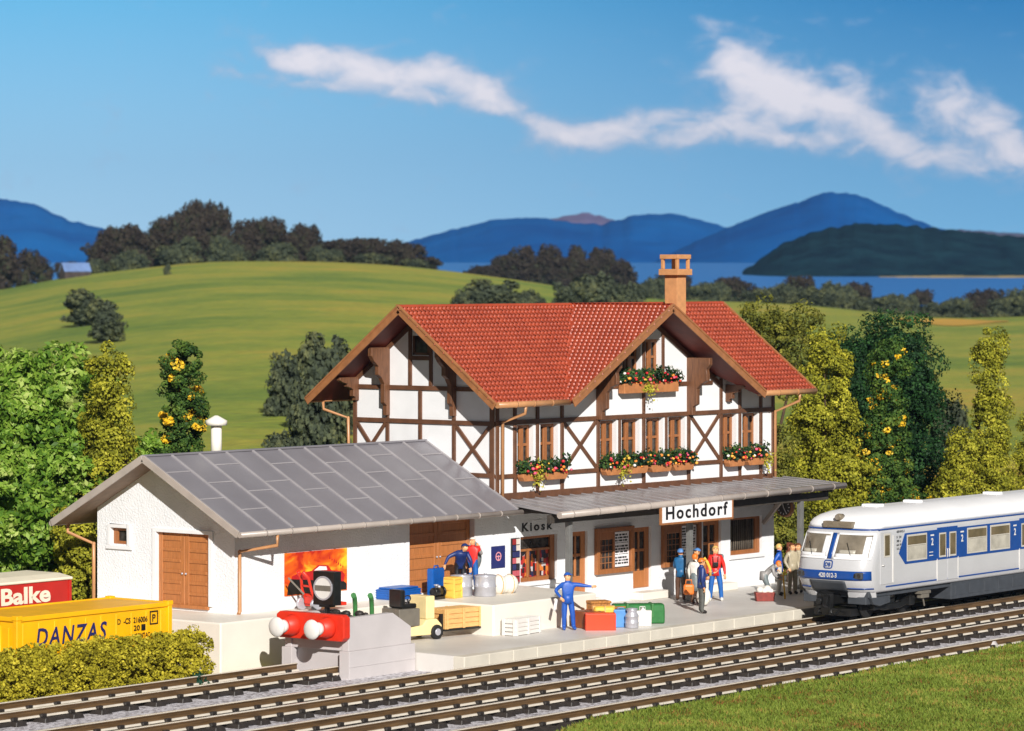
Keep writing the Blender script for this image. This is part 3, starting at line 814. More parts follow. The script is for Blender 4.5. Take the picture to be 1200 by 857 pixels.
# roof of folded sheets with standing seams and staggered cross seams
SX0, SX1, SE0, SE1 = -13.15, -.02, -1.0, 6.9
rb = MB()
for (ya, yb) in ((SE0, SRY), (SRY, SE1)):
    slab(rb, [(SX0, ya, szm(ya)+.05), (SX1, ya, szm(ya)+.05), (SX1, yb, szm(yb)+.05), (SX0, yb, szm(yb)+.05)], .11)
npan = 11; pw = (SX1-SX0)/npan
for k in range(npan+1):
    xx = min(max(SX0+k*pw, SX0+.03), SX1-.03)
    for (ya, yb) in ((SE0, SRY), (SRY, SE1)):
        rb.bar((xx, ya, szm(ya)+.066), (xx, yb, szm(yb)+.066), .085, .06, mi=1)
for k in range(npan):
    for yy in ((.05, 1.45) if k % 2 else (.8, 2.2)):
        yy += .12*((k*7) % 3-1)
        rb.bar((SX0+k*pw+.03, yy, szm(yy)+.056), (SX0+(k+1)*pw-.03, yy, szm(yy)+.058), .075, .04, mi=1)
rb.bar((SX0, SRY, SRZ+.07), (SX1, SRY, SRZ+.07), .13, .06)
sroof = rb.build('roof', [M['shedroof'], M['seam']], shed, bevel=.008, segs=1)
for (ya, yb) in ((SE0-.02, SRY), (SRY, SE1+.02)):
    g = MB(); g.bar((SX0-.02, ya, szm(ya)-.01), (SX0-.02, yb, szm(yb)-.01), .05, .22); g.build('barge_board', M['greygutter'], sroof, bevel=.01)
g = MB(); slab(g, [(SX0+.05, SE0+.05, szm(SE0+.05)-.065), (SX1, SE0+.05, szm(SE0+.05)-.065), (SX1, SRY, SRZ-.065), (SX0+.05, SRY, SRZ-.065)], .04)
slab(g, [(SX0+.05, SRY, SRZ-.065), (SX1, SRY, SRZ-.065), (SX1, SE1-.05, szm(SE1-.05)-.065), (SX0+.05, SE1-.05, szm(SE1-.05)-.065)], .04)
g.build('soffit', mat('brownish_soffit', S(140, 118, 98), .7, .1, 4), sroof)
gutter((SX0, SE0-.07, szm(SE0)-.03), (SX1+.1, SE0-.07, szm(SE0)-.03), M['greygutter'], .085, parent=sroof, joints=11)
gutter((SX0, SE1+.07, szm(SE1)-.03), (SX1-.05, SE1+.07, szm(SE1)-.03), M['greygutter'], .085, parent=sroof, joints=6)
downspout([(SX+.75, SE0-.05, szm(SE0)-.05), (SX+.75, SE0-.05, szm(SE0)-.42), (SX+.1, -.12, szm(SE0)-.62), (SX+.1, -.12, ZD+.1), (SX+.02, -.14, ZD+.02)], M['gutter'], shed, .06)
downspout([(SX-.2, SE1+.05, szm(SE1)-.05), (SX-.2, SE1+.05, szm(SE1)-.35), (SX-.06, SW+.1, szm(SE1)-.66), (SX-.06, SW+.1, ZD)], M['gutter'], shed, .06)
g = MB(); g.lathe([(.17, 0), (.17, 1.25)], (-9.55, 3.35, 4.75), 14); g.lathe([(.33, 1.22), (.34, 1.36), (.05, 1.52)], (-9.55, 3.35, 4.75), 14)
g.build('vent_pipe', M['stone'], sroof)
# doors of the shed
def plank_door(T, a, b, c, d, name='door', dep=.12, rows=6, trim=True):
    f = MB(); m = (a+b)/2; e = .005
    for (u0, u1) in ((a+e, m-.012), (m+.012, b-e)):
        bxT(T, f, u0, u1, c+e, d-e, -dep-.02, -dep+.02)
        bxT(T, f, u0, u0+.17, c+e, d-e, -dep+.02, -dep+.05); bxT(T, f, u1-.17, u1, c+e, d-e, -dep+.02, -dep+.05)
        hh = (d-c-.3)/rows
        for k in range(rows+1):
            v0 = c+.1+k*hh
            bxT(T, f, u0+.17, u1-.17, v0-(.1 if k == 0 else .05), v0+(.1 if k == rows else .05), -dep+.02, -dep+.048)
    o = f.build(name, M['door'], shed, bevel=.01, segs=1)
    for s_ in (-.08, .08):
        h_ = MB(); h_.ball(T(m+s_, (c+d)/2-.1, -dep+.08), .035); h_.build('handle', M['galv'], o)
    return o
o = plank_door(TS, *gd); 
g = MB(); bxT(TS, g, gd[0], gd[1], gd[2]-.0, gd[2]+.1, .002, .08); g.build('threshold', M['door'], o, bevel=.01)
plank_door(TF, *sdoor, dep=.24)
g = MB()
for (u0, u1, v0, v1) in ((gd[0]-.16, gd[0], gd[2]+.1, gd[3]), (gd[1], gd[1]+.16, gd[2]+.1, gd[3]), (gd[0]-.16, gd[1]+.16, gd[3], gd[3]+.12)): bxT(TS, g, u0, u1, v0, v1, .003, .06)
g.build('door_surround', M['rim'], shed, bevel=.012)
a, b, c, d = gwn
g = MB()
for (u0, u1, v0, v1) in ((a-.14, a, c-.04, d+.12), (b, b+.14, c-.04, d+.12), (a, b, d, d+.12), (a-.2, b+.2, c-.16, c-.04)): bxT(TS, g, u0, u1, v0, v1, .003, .07)
g.build('window_surround', M['rim'], shed, bevel=.012)
g = MB()
for (u0, u1, v0, v1) in ((a+.004, a+.1, c+.004, d-.004), (b-.2, b-.004, c+.004, d-.004), (a+.1, b-.2, c+.004, c+.09), (a+.1, b-.2, d-.09, d-.004)): bxT(TS, g, u0, u1, v0, v1, -.15, -.08)
w_ = g.build('window', M['wood'], shed, bevel=.008, segs=1)
g = MB(); bxT(TS, g, a+.05, b-.1, c+.05, d-.05, -.19, -.13); g.build('pane', M['glass'], w_)

# poster on the shed wall: a red sports car on a fiery ground
po = thing('fiery_poster', 'large orange and yellow poster of a red car on the goods shed wall', 'poster', (-10.07, -.02, .88))
m_, nt, bs = new_mat('fire_print')
tc = N(nt, 'ShaderNodeTexCoord'); mp = N(nt, 'ShaderNodeMapping'); mp.inputs['Scale'].default_value = (.7, 1, 1.5); mp.inputs['Rotation'].default_value = (0, .5, 0)
no = N(nt, 'ShaderNodeTexNoise'); no.inputs['Scale'].default_value = 1.3; no.inputs['Detail'].default_value = 5; no.inputs['Distortion'].default_value = .8
cr = N(nt, 'ShaderNodeValToRGB'); el = cr.color_ramp.elements
el[0].position = .36; el[0].color = S(186, 36, 12); el[1].position = .66; el[1].color = S(250, 196, 40)
e_ = el.new(.5); e_.color = S(238, 104, 16)
nt.links.new(tc.outputs['Object'], mp.inputs[0]); nt.links.new(mp.outputs[0], no.inputs['Vector']); nt.links.new(no.outputs['Fac'], cr.inputs[0]); nt.links.new(cr.outputs[0], bs.inputs['Base Color'])
g = MB(); g.box(0, 2.83, -.01, .015, 0, 1.3); g.build('sheet', m_, po)
TP = lambda a, b, w: (a, -.012-w, b)
g = MB(); g.prism([(.1, .02), (2.8, .02), (2.8, .2), (2.65, .3), (.3, .52), (.14, .3)], TP, 0, .004); g.build('dark_road', M['black'], po)
M['carred'] = mat('printed_red', S(190, 26, 30), .5, .08, 5)
g = MB(); g.prism([(.3, .5), (2.66, .28), (2.72, .48), (2.6, .6), (2.1, .66), (1.95, .82), (1.5, .86), (1.2, .7), (.5, .64), (.3, .58)], TP, .0045, .008); g.build('car_picture', M['carred'], po)
g = MB(); g.prism([(1.3, .7), (1.9, .68), (1.86, .79), (1.55, .82)], TP, .0085, .011); g.build('car_window_picture', M['sign'], po)
g = MB()
for k in range(7):
    a = .5+k*.2; g.prism([(2.0+.1*k, 1.0-.05*k), (2.06+.1*k, 1.02-.05*k), (2.02+.1*k, 1.16-.06*k)], TP, .0045, .007)
g.build('flame_teeth', M['carred'], po)
# ================================================================== TRACKS
ZR = -.62                                  # rail head
bal = MB()
bal.add([(-45, yline(-1.9, -45), ZG+.1), (-45, -34, ZG+.1), (60, -30, ZG+.1), (60, yline(-1.9, 60), ZG+.1)], [(0, 1, 2, 3)])
m_, nt, bs = new_mat('pale_lilac_ballast')
tc = N(nt, 'ShaderNodeTexCoord'); vo = N(nt, 'ShaderNodeTexVoronoi'); vo.inputs['Scale'].default_value = 11
sp = N(nt, 'ShaderNodeSeparateColor'); cr = N(nt, 'ShaderNodeValToRGB'); el = cr.color_ramp.elements
el[0].color = S(150, 146, 150); el[1].color = S(220, 217, 222); e_ = el.new(.12); e_.color = S(126, 120, 122); e_ = el.new(.3); e_.color = S(186, 182, 188)
nt.links.new(tc.outputs['Object'], vo.inputs['Vector']); nt.links.new(vo.outputs['Color'], sp.inputs[0]); nt.links.new(sp.outputs[0], cr.inputs[0])
nt.links.new(cr.outputs[0], bs.inputs['Base Color']); bs.inputs['Roughness'].default_value = .7
bp = N(nt, 'ShaderNodeBump'); bp.inputs['Strength'].default_value = .8; bp.inputs['Distance'].default_value = .04
nt.links.new(vo.outputs['Distance'], bp.inputs['Height']); nt.links.new(bp.outputs[0], bs.inputs['Normal'])
M['ballast'] = m_
tag(bal.build('ballast_bed', m_, fix=False), kind='structure')

sl_b = MB()                                 # one tie with rail chairs
def tie_shape(b, y0, y1):
    w0, w1, z0, z1 = .24, .17, -.43, -.235
    v = [(-w0, y0-.04, z0), (w0, y0-.04, z0), (w0, y1+.04, z0), (-w0, y1+.04, z0), (-w1, y0, z1), (w1, y0, z1), (w1, y1, z1), (-w1, y1, z1)]
    b.add(v, [(0, 3, 2, 1), (4, 5, 6, 7), (0, 1, 5, 4), (1, 2, 6, 5), (2, 3, 7, 6), (3, 0, 4, 7)])
    for s_ in (-1, 1):
        for o in (-.13, .13):
            if y0 < s_*.77+o < y1: b.box(-.1, .1, s_*.77+o-.055, s_*.77+o+.055, -.24, -.15)
def track(label, c, x0, x1, step, yr=(-1.16, 1.16), both=True):
    t = thing('railway_track', label, 'railway track', (0, c, ZR), AT, 'railway tracks')
    for s_ in ((-1, 1) if both else (1,)):
        b = MB(); y = s_*.77
        def pr(h0, h1, w0, w1, mi):
            T = lambda a, bb, w: (w, y+a, bb)
            b.prism([(-w0, h0), (w0, h0), (w1, h1), (-w1, h1)], T, x0, x1, mi)
        pr(-.235, -.185, .115, .085, 1); pr(-.185, -.05, .032, .026, 0); pr(-.052, -.018, .05, .055, 0); pr(-.018, 0, .055, .04, 1)
        b.build('rail', [M['rail'], M['railshine']], t)
    k = 0; x = x0+.35; first = {}
    while x < x1-.25 and k < 99:
        odd = k % 2
        if odd not in first:
            b = MB(); tie_shape(b, *yr)
            if odd == 0:                  # every other sleeper carries the bar that joins it to the next
                for yy in (-.98, .98): b.box(.1, step-.1, yy-.05, yy+.05, -.34, -.25)
            o = b.build('sleeper', M['sleeper'], t, bevel=.015, segs=1); first[odd] = o
        else:
            o = first[odd].copy(); COL.objects.link(o); o.parent = t
        o.location = (x, 0, 0); x += step; k += 1
    return t
track('short siding track ending at the concrete buffer stop', -3.65, -30, -13.25, 1.06)
track('main track beside the platform edge carrying the train', -8.46, -30.5, 30, .88)
track('second main track, middle one between the platform and the grass', -12.56, -27, 34, .97)
track('outermost track half buried under the foreground grass', -16.66, -27, 36, 1.02, both=False)

# loose stones by the outer rail
st = MB(); st.ball((0, 0, .1), (.28, .2, .22), 7, 5)
for k, (x, y, s_) in enumerate(((5.2, -15.6, 1.0), (12.4, -15.2, .8))):
    b = MB(); b.ball((0, 0, .08), (.3*s_, .2*s_, .27*s_), 7, 5)
    o = b.build('loose_stone', M['buffconc'], fix=True); o.location = (x, y, ZG+.1)
    tag(o, ['grey loose stone standing up against the outer rail by the grass', 'flat grey stone lying beside the outer rail towards the train'][k], 'stone')

# ================================================================== BUFFER STOP
bf = thing('buffer_stop', 'grey concrete buffer stop with a red beam and two white buffers', 'buffer stop', (-13.3, yline(-3.65, -13.3), ZG), AT)
TB = lambda a, b, w: (a, w, b)
g = MB(); h = 1.86
g.prism([(.06, .9), (2.95, .9), (2.95, 1.4), (2.1, h), (.06, h)], TB, -1.2, -.95)
g.prism([(.06, .9), (2.95, .9), (2.95, 1.4), (2.1, h), (.06, h)], TB, .95, 1.2)
g.box(.1, 2.9, -.951, .951, .9, 1.36); g.box(2.0, 2.945, -.951, .951, 1.2, 1.395)
g.prism([(0, 0), (3.06, 0), (3.06, .9), (0, .9)], TB, -1.27, -.9); g.prism([(0, 0), (3.06, 0), (3.06, .9), (0, .9)], TB, .9, 1.27)
g.box(.25, 3.0, -.905, .905, 0, .9)
g.prism([(-.004, .44), (3.064, .44), (3.064, .47), (-.004, .47)], TB, -1.285, -1.26)
g.build('concrete_block', M['buffconc'], bf, bevel=.035)
g = MB(); g.prism([(-1.27, 1.3), (-1.27, 1.88), (-1.15, 1.96), (1.15, 1.96), (1.27, 1.88), (1.27, 1.3), (1.15, 1.2), (-1.15, 1.2)], lambda a, b, w: (w, a, b), -.24, .055)
g.build('beam', M['red'], bf, bevel=.03)
for s_ in (-1, 1):
    g = MB(); y = s_*.66
    g.lathe([(.33, -.22), (.29, -.3), (.235, -.62)], (0, y, 1.58), 18, 'x'); o = g.build('buffer', M['red'], bf)
    g = MB(); g.lathe([(.19, -.58), (.19, -.76), (.15, -.78), (.15, -.9)], (0, y, 1.58), 18, 'x'); g.ball((-.94, y, 1.58), (.12, .29, .29), 18, 10); g.build('buffer_head', M['offwhite'], o)
g = MB(); rs = np.random.RandomState(5)
for k in range(60):
    r_ = rs.uniform(.07, .14); g.ball((rs.uniform(.3, 1.9), rs.uniform(-.85, .85), 1.36+rs.uniform(0, .48)), (r_, r_*1.2, r_*.8), 6, 4)
g.build('rubble_fill', M['sleeper'], bf)
sg = thing('stop_signal', 'black square stop signal with a white disc crossed by a dark bar', 'signal', (-12.1, -3.6, .86), AT)
g = MB(); g.box(-.17, .17, -.4, .4, .12, 1.1); g.build('case', M['black'], sg, bevel=.02)
g = MB(); g.box(-.06, .06, -.06, .06, -.55, .12); g.box(-.14, .14, -.2, .2, .06, .12); g.build('post', M['black'], sg, bevel=.01)
g = MB(); g.lathe([(.31, -.196), (.31, -.17)], (0, 0, .62), 28, 'x'); dsc = g.build('disc', M['offwhite'], sg)
g = MB(); g.box(-.203, -.196, -.305, .305, .54, .7); g.build('bar', M['greybox'], dsc)
g = MB()
for k in range(28):
    a0, a1 = 2*PI*k/28, 2*PI*(k+1)/28
    g.bar((-.19, .33*math.cos(a0), .62+.33*math.sin(a0)), (-.19, .33*math.cos(a1), .62+.33*math.sin(a1)), .05, .03, (1, 0, 0))
g.build('rim', M['galv'], dsc, fix=False)

# ================================================================== GOODS ON THE DOCK AND PLATFORM
def wheel(b, c, r, w, axis='y', mi=0):
    b.lathe([(r*.92, -w/2), (r, -w/3), (r, w/3), (r*.92, w/2)], c, 16, axis, mi)
# red hand truck
ht = thing('hand_truck', 'bright red hand truck with grey wheels at the dock edge', 'hand truck', (-9.75, -.95, ZD), -.2, 'hand trucks')
g = MB()
for s_ in (-.24, .24):
    g.tube([(-.1, s_, .2), (-.28, s_, .62), (-.36, s_*.8, 1.0), (-.52, s_*.5, 1.2)], [.045, .045, .05, .07], 8)
g.tube([(-.2, -.24, .45), (-.2, .24, .45)], .035, 8); g.tube([(-.3, -.22, .75), (-.3, .22, .75)], .035, 8)
g.box(-.15, 1.0, -.3, .3, .12, .22); g.box(-.2, .35, -.26, .26, .2, .5)
g.build('frame', M['red'], ht, bevel=.015, segs=1)
for s_ in (-.36, .36):
    g = MB(); wheel(g, (-.2, s_, .2), .2, .1); g.build('wheel', M['galv'], ht)
g = MB(); g.bar((-.32, .1, .5), (-.75, .3, 1.0), .05, .05); g.build('lever', M['greybox'], ht)
tb_ = thing('tan_case', 'small tan case standing behind the red hand truck', 'case', (-9.0, -.45, ZD), 0)
g = MB(); g.box(0, .8, 0, .3, 0, .42); g.build('body', M['cratewood'], tb_, bevel=.03)
g = MB(); g.tube([(.3, .15, .42), (.32, .15, .47), (.48, .15, .47), (.5, .15, .42)], .015, 6); g.build('handle', M['board'], tb_)
# green hand truck
gt = thing('hand_truck', 'green two-handled hand truck with yellow wheels below the dock', 'hand truck', (-9.55, -4.05, ZP), .55, 'hand trucks')
gt.location = (-10.35, -3.5, ZP)
g = MB()
for s_ in (-.25, .25):
    g.tube([(.1, s_, .3), (-.1, s_, .85), (-.14, s_, 1.3), (-.22, s_, 1.52), (-.42, s_, 1.62)], [.06, .07, .07, .075, .085], 8)
g.tube([(-.1, -.25, .9), (-.1, .25, .9)], .04, 8); g.tube([(0, -.25, .55), (0, .25, .55)], .04, 8); g.box(.05, .4, -.3, .3, .1, .15)
g.build('frame', M['green'], gt)
for s_ in (-.36, .36):
    g = MB(); wheel(g, (.15, s_, .26), .26, .12); g.build('wheel', M['yellowcrate'], gt)
M['rope'] = mat('yellow_tarp', S(236, 208, 110), .5, .05, 4)
yb_ = thing('yellow_bundle', 'small yellow bundle lying by the green hand truck', 'bundle', (-9.35, -3.5, ZP), .3)
g = MB(); g.ball((0, 0, .55), (.2, .28, .22), 12, 8); g.ball((.1, -.1, .25), (.3, .3, .27), 12, 8); g.build('cloth', M['rope'], yb_)
g = MB(); g.lathe([(.215, -.02), (.215, .02)], (0, 0, .42), 14); g.build('strap', M['board'], yb_)
# blue goods
b1 = thing('blue_crate', 'low wide blue crate on the dock before the shed wall', 'crate', (-5.85, -.82, ZD), .03)
g = MB(); g.box(0, 1.25, 0, .8, 0, .32); g.box(.05, 1.2, .05, .75, .32, .38); g.build('body', M['bluep'], b1, bevel=.035)
g = MB(); 
for k in range(4): g.box(-.015, 1.265, -.015, .815, .05+k*.075, .08+k*.075)
g.build('ribs', M['bluep'], b1, bevel=.008, segs=1)
b2 = thing('blue_case', 'upright blue case standing before the wooden shed door', 'case', (-4.1, -.85, ZD), .1)
g = MB(); g.box(0, .66, 0, .25, 0, .88); g.build('body', M['bluep'], b2, bevel=.05)
g = MB(); g.tube([(.22, .12, .86), (.24, .12, .95), (.44, .12, .95), (.46, .12, .86)], .025, 8); g.build('handle', M['bluep'], b2)
mo = thing('black_engine', 'small black engine lying on the dock below the blue case', 'engine', (-4.6, -1.45, ZD), .1)
g = MB(); g.box(-.3, .3, -.2, .2, 0, .12); g.lathe([(.12, -.32), (.2, -.3), (.2, .2), (.12, .26)], (0, 0, .3), 14, 'x'); g.build('motor_body', M['black'], mo, bevel=.01, segs=1)
g = MB(); wheel(g, (.32, 0, .3), .24, .09, 'x'); g.build('flywheel', M['black'], mo, bevel=.01, segs=1)
g = MB(); g.lathe([(.06, .4), (.06, .56), (.1, .57), (.1, .62)], (-.08, 0, 0), 10); g.ball((.1, -.02, .5), .08); g.build('cylinder_head', M['galv'], mo)
mo.scale = (.75, .75, .75)
yc = thing('yellow_crate', 'upright ribbed yellow crate on the dock beside the metal drums', 'crate', (-4.2, -1.8, ZD), .12)
g = MB(); g.box(.03, .47, .03, .37, 0, .64); g.build('body', M['yellowcrate'], yc, bevel=.02)
g = MB()
for (z0, z1) in ((.0, .08), (.22, .28), (.44, .5), (.58, .66)): g.box(0, .5, 0, .4, z0, z1)
for xx in (0, .44): g.box(xx, xx+.06, -.005, .405, .0, .64)
g.build('ribs', M['yellowcrate'], yc, bevel=.012, segs=1)
for k, (x, y, lab) in enumerate(((-3.3, -1.35, 'galvanised metal drum beside the yellow crate, partly behind its twin'), (-2.85, -1.95, 'galvanised metal drum between its twin and the white bale'))):
    d_ = thing('metal_drum', lab, 'drum', (x, y, ZD), k*.7, 'galvanised drums')
    g = MB(); g.lathe([(.32, 0), (.345, .03), (.34, .28), (.36, .3), (.36, .33), (.34, .35), (.34, .6), (.355, .62), (.355, .66), (.32, .66)], n=28); g.build('barrel', M['galv'], d_)
    g = MB(); g.lathe([(.3, .655), (.3, .675), (.05, .685)], n=28); g.lathe([(.05, .68), (.05, .71)], (.18, 0, 0), 10); g.build('lid', M['galv'], d_)
bl = thing('white_bale', 'white tied bale lying on the dock near the kiosk', 'bale', (-1.72, -1.8, ZD), -.3)
bl.scale = (1.1, 1.1, 1.25)
g = MB(); g.ball((-.2, 0, .23), (.26, .26, .25), 14, 9); g.ball((.18, 0, .23), (.27, .27, .25), 14, 9); g.ball((0, .02, .2), (.34, .24, .2), 14, 9); g.build('sackcloth', M['sack'], bl)
g = MB(); 
for xx in (-.2, .18): 
    for k in range(20):
        a0, a1 = 2*PI*k/20, 2*PI*(k+1)/20; g.bar((xx, .27*math.cos(a0), .23+.255*math.sin(a0)), (xx, .27*math.cos(a1), .23+.255*math.sin(a1)), .02, .015, (1, 0, 0))
g.build('rope', M['cratewood'], bl, fix=False)

def slat_crate(name, label, cat, loc, rz, L, Wd, H, m, n=4, posts=(0, .5, 1)):
    t = thing(name, label, cat, loc, rz)
    g = MB(); g.box(.03, L-.03, .03, Wd-.03, .02, H-.03); 
    hh = H/n
    for k in range(n):
        g.box(0, L, -.0, .03, k*hh+.012, (k+1)*hh-.012); g.box(0, L, Wd-.03, Wd, k*hh+.012, (k+1)*hh-.012)
        g.box(0, .03, .03, Wd-.03, k*hh+.012, (k+1)*hh-.012); g.box(L-.03, L, .03, Wd-.03, k*hh+.012, (k+1)*hh-.012)
    
    for f in posts:
        xx = f*(L-.1); g.box(xx, xx+.1, -.035, -.001, 0, H+.02); g.box(xx, xx+.1, Wd+.001, Wd+.035, 0, H+.02)
    for yy in (.0, Wd-.1): g.box(-.035, -.001, yy, yy+.1, 0, H+.02); g.box(L+.001, L+.035, yy, yy+.1, 0, H+.02)
    g.build('slatted_box', m, t, bevel=.008, segs=1)
    g = MB(); kk = 4
    for k in range(kk): g.box(.0, L, k*Wd/kk+.01, (k+1)*Wd/kk-.01, H-.028, H+.012)
    g.build('lid', m, t, bevel=.006, segs=1)
    return t
slat_crate('white_crate', 'low white slatted crate on the platform under the dock wall', 'crate', (-4.75, -4.75, ZP), .12, 1.42, .5, .5, M['offwhite'], 4)

# forklift, its fork towards the house
fl = thing('forklift', 'cream forklift truck with a black seat carrying a wooden crate', 'forklift', (-6.85, -2.95, ZP), -.16)
g = MB(); g.prism([(-1.75, .14), (.25, .14), (.25, .42), (.05, .62), (-.35, .62), (-.5, .46), (-1.75, .34)], lambda a, b, w: (a, w, b), -.42, .42); g.build('chassis', M['cream'], fl, bevel=.03)
g = MB(); g.box(-1.45, -.62, -.42, .42, .44, .98); g.build('counterweight', M['greybox'], fl, bevel=.035)
g = MB(); g.box(-1.2, -.65, -.3, .3, .98, 1.12); g.box(-1.27, -1.1, -.3, .3, 1.0, 1.55); st_ = g.build('seat', M['black'], fl, bevel=.04)
g = MB(); g.tube([(-.6, 0, .95), (-.78, 0, 1.22)], .03, 8)
for k in range(16):
    a0, a1 = 2*PI*k/16, 2*PI*(k+1)/16
    g.tube([(-.8+.05*math.cos(a0), .17*math.sin(a0), 1.24+.1*math.cos(a0)), (-.8+.05*math.cos(a1), .17*math.sin(a1), 1.24+.1*math.cos(a1))], .018, 6)
g.build('steering_wheel', M['black'], fl)
g = MB(); g.box(-.36, -.02, -.4, .4, .62, 1.32); g.build('mast_housing', M['cream'], fl, bevel=.03)
g = MB()
for s_ in (-.3, .3): g.box(.26, .36, s_-.05, s_+.05, .1, .74); g.box(.3, 1.9, s_-.06, s_+.06, .2, .26)
g.build('fork', M['black'], fl, bevel=.01, segs=1)
for (x, r_) in ((.02, .22), (-1.3, .18)):
    for s_ in (-.42, .42):
        g = MB(); wheel(g, (x, s_, r_), r_, .16); w_ = g.build('wheel', M['blackmat'], fl); g = MB(); wheel(g, (x, s_+(.05 if s_ > 0 else -.05), r_), r_*.5, .1); g.build('hub', M['galv'], w_)
slat_crate('wooden_crate', 'pale wooden crate resting on the forks of the forklift', 'crate', (-6.5, -3.42, ZP+.262), -.1, 1.5, .74, .6, M['cratewood'], 4)

# luggage pile (faces turned towards the tracks' corner)
LR = R(-30)
def suitcase(name, label, loc, rz, L, Wd, H, m, strap=None, handle=True, bev=.03):
    t = thing(name, label, name.split('_')[-1], loc, rz)
    g = MB(); g.box(-L/2, L/2, -Wd/2, Wd/2, 0, H); g.build('body', m, t, bevel=bev)
    g = MB()
    if strap:
        for xx in (-L*.28, L*.28): g.box(xx-.03, xx+.03, -Wd/2-.008, Wd/2+.008, -.0, H+.008)
        g.build('strap', strap, t, bevel=.004, segs=1)
    if handle:
        h_ = MB(); h_.tube([(-.1, 0, H-.01), (-.09, 0, H+.045), (.09, 0, H+.045), (.1, 0, H-.01)], .014, 6); h_.build('handle', m, t)
    return t
M['trunkbrown'] = mat('brown_leather', S(150, 78, 38), .45, .15, 4)
M['wicker'] = mat('wicker', S(190, 126, 58), .7, .25, 14, bump=.6, bscale=40)
M['orange'] = mat('orange_red_case', S(236, 66, 26), .4, .04, 3)
M['lightblue'] = mat('light_blue_case', S(86, 144, 206), .45, .05, 4)
M['yel'] = mat('yellow_parcel', S(240, 190, 72), .55, .06, 5, bump=.1, bscale=20)
M['greencl'] = mat('green_holdall', S(38, 112, 52), .6, .12, 5, bump=.2, bscale=15)
suitcase('red_box', 'bright orange-red box at the front of the luggage pile', (-1.5, -5.5, ZP), R(-48), .95, .5, .52, M['orange'], handle=False, bev=.015)
suitcase('brown_trunk', 'brown leather trunk with straps beside the blue uniformed man', (-1.15, -4.75, ZP), R(-20), .8, .75, .52, M['trunkbrown'], M['bracket'])
wk = thing('wicker_hamper', 'tall wicker hamper standing behind the brown trunk', 'hamper', (-.05, -4.3, ZP), R(-30))
g = MB(); g.box(-.33, .33, -.25, .25, 0, .66); g.build('basketwork', M['wicker'], wk, bevel=.03)
g = MB(); g.box(-.35, .35, -.27, .27, .66, .74); g.build('lid', M['wicker'], wk, bevel=.02)
wk2 = thing('wicker_hamper', 'low wicker hamper between the brown trunk and the green holdall', 'hamper', (.45, -4.75, ZP), R(-30))
g = MB(); g.box(-.4, .4, -.22, .22, 0, .5); g.build('basketwork', M['wicker'], wk2, bevel=.03); g = MB(); g.box(-.42, .42, -.24, .24, .5, .56); g.build('lid', M['wicker'], wk2, bevel=.02)
yp = thing('yellow_parcel', 'soft yellow parcel behind the orange-red box', 'parcel', (-.75, -5.05, ZP), R(-40))
g = MB(); g.box(-.34, .34, -.22, .22, 0, .66); g.build('wrapping', M['yel'], yp, bevel=.1, segs=3); g = MB(); g.box(-.35, .35, -.03, .03, .0, .665); g.box(-.02, .02, -.228, .228, 0, .668); g.build('string', M['cratewood'], yp)
suitcase('blue_suitcase', 'light blue suitcase standing between the red box and the milk churn', (-.45, -5.5, ZP), R(-40), .5, .28, .56, M['lightblue'])
mc = thing('milk_churn', 'ribbed grey metal churn in front of the luggage', 'churn', (-.42, -5.92, ZP), 0)
g = MB(); g.lathe([(.2, 0), (.215, .03), (.215, .14), (.225, .15), (.225, .18), (.21, .19), (.21, .34), (.222, .35), (.222, .38), (.2, .42), (.15, .5), (.17, .54), (.17, .58)], n=22); g.build('can', M['galv'], mc)
g = MB(); g.lathe([(.18, .575), (.18, .61), (.05, .63)], n=22); g.build('lid', M['galv'], mc)
wbg = thing('white_bag', 'white carrier bag with a peaked top beside the churn', 'bag', (.22, -5.85, ZP), R(-45))
g = MB(); g.prism([(-.27, 0), (.27, 0), (.28, .5), (.1, .5), (.0, .62), (-.08, .5), (-.28, .48)], lambda a, b, w: (a, w, b), -.14, .14); g.build('bag_body', M['offwhite'], wbg, bevel=.02)
g = MB(); g.tube([(-.1, 0, .5), (-.08, 0, .62), (.08, 0, .62), (.1, 0, .5)], .012, 6); g.build('handle', M['offwhite'], wbg)
gh_ = thing('green_holdall', 'long green holdall behind the other luggage', 'holdall', (.95, -5.15, ZP), R(-45))
g = MB(); g.prism([(-.32, 0), (.32, 0), (.34, .42), (.22, .62), (-.22, .62), (-.34, .42)], lambda a, b, w: (w, a, b), -.85, .8); g.build('bag_body', M['greencl'], gh_, bevel=.06, segs=3)
g = MB()
for xx in (-.4, .4): g.box(xx-.04, xx+.04, -.35, .35, .2, .635)
g.build('strap', M['green'], gh_, bevel=.01)

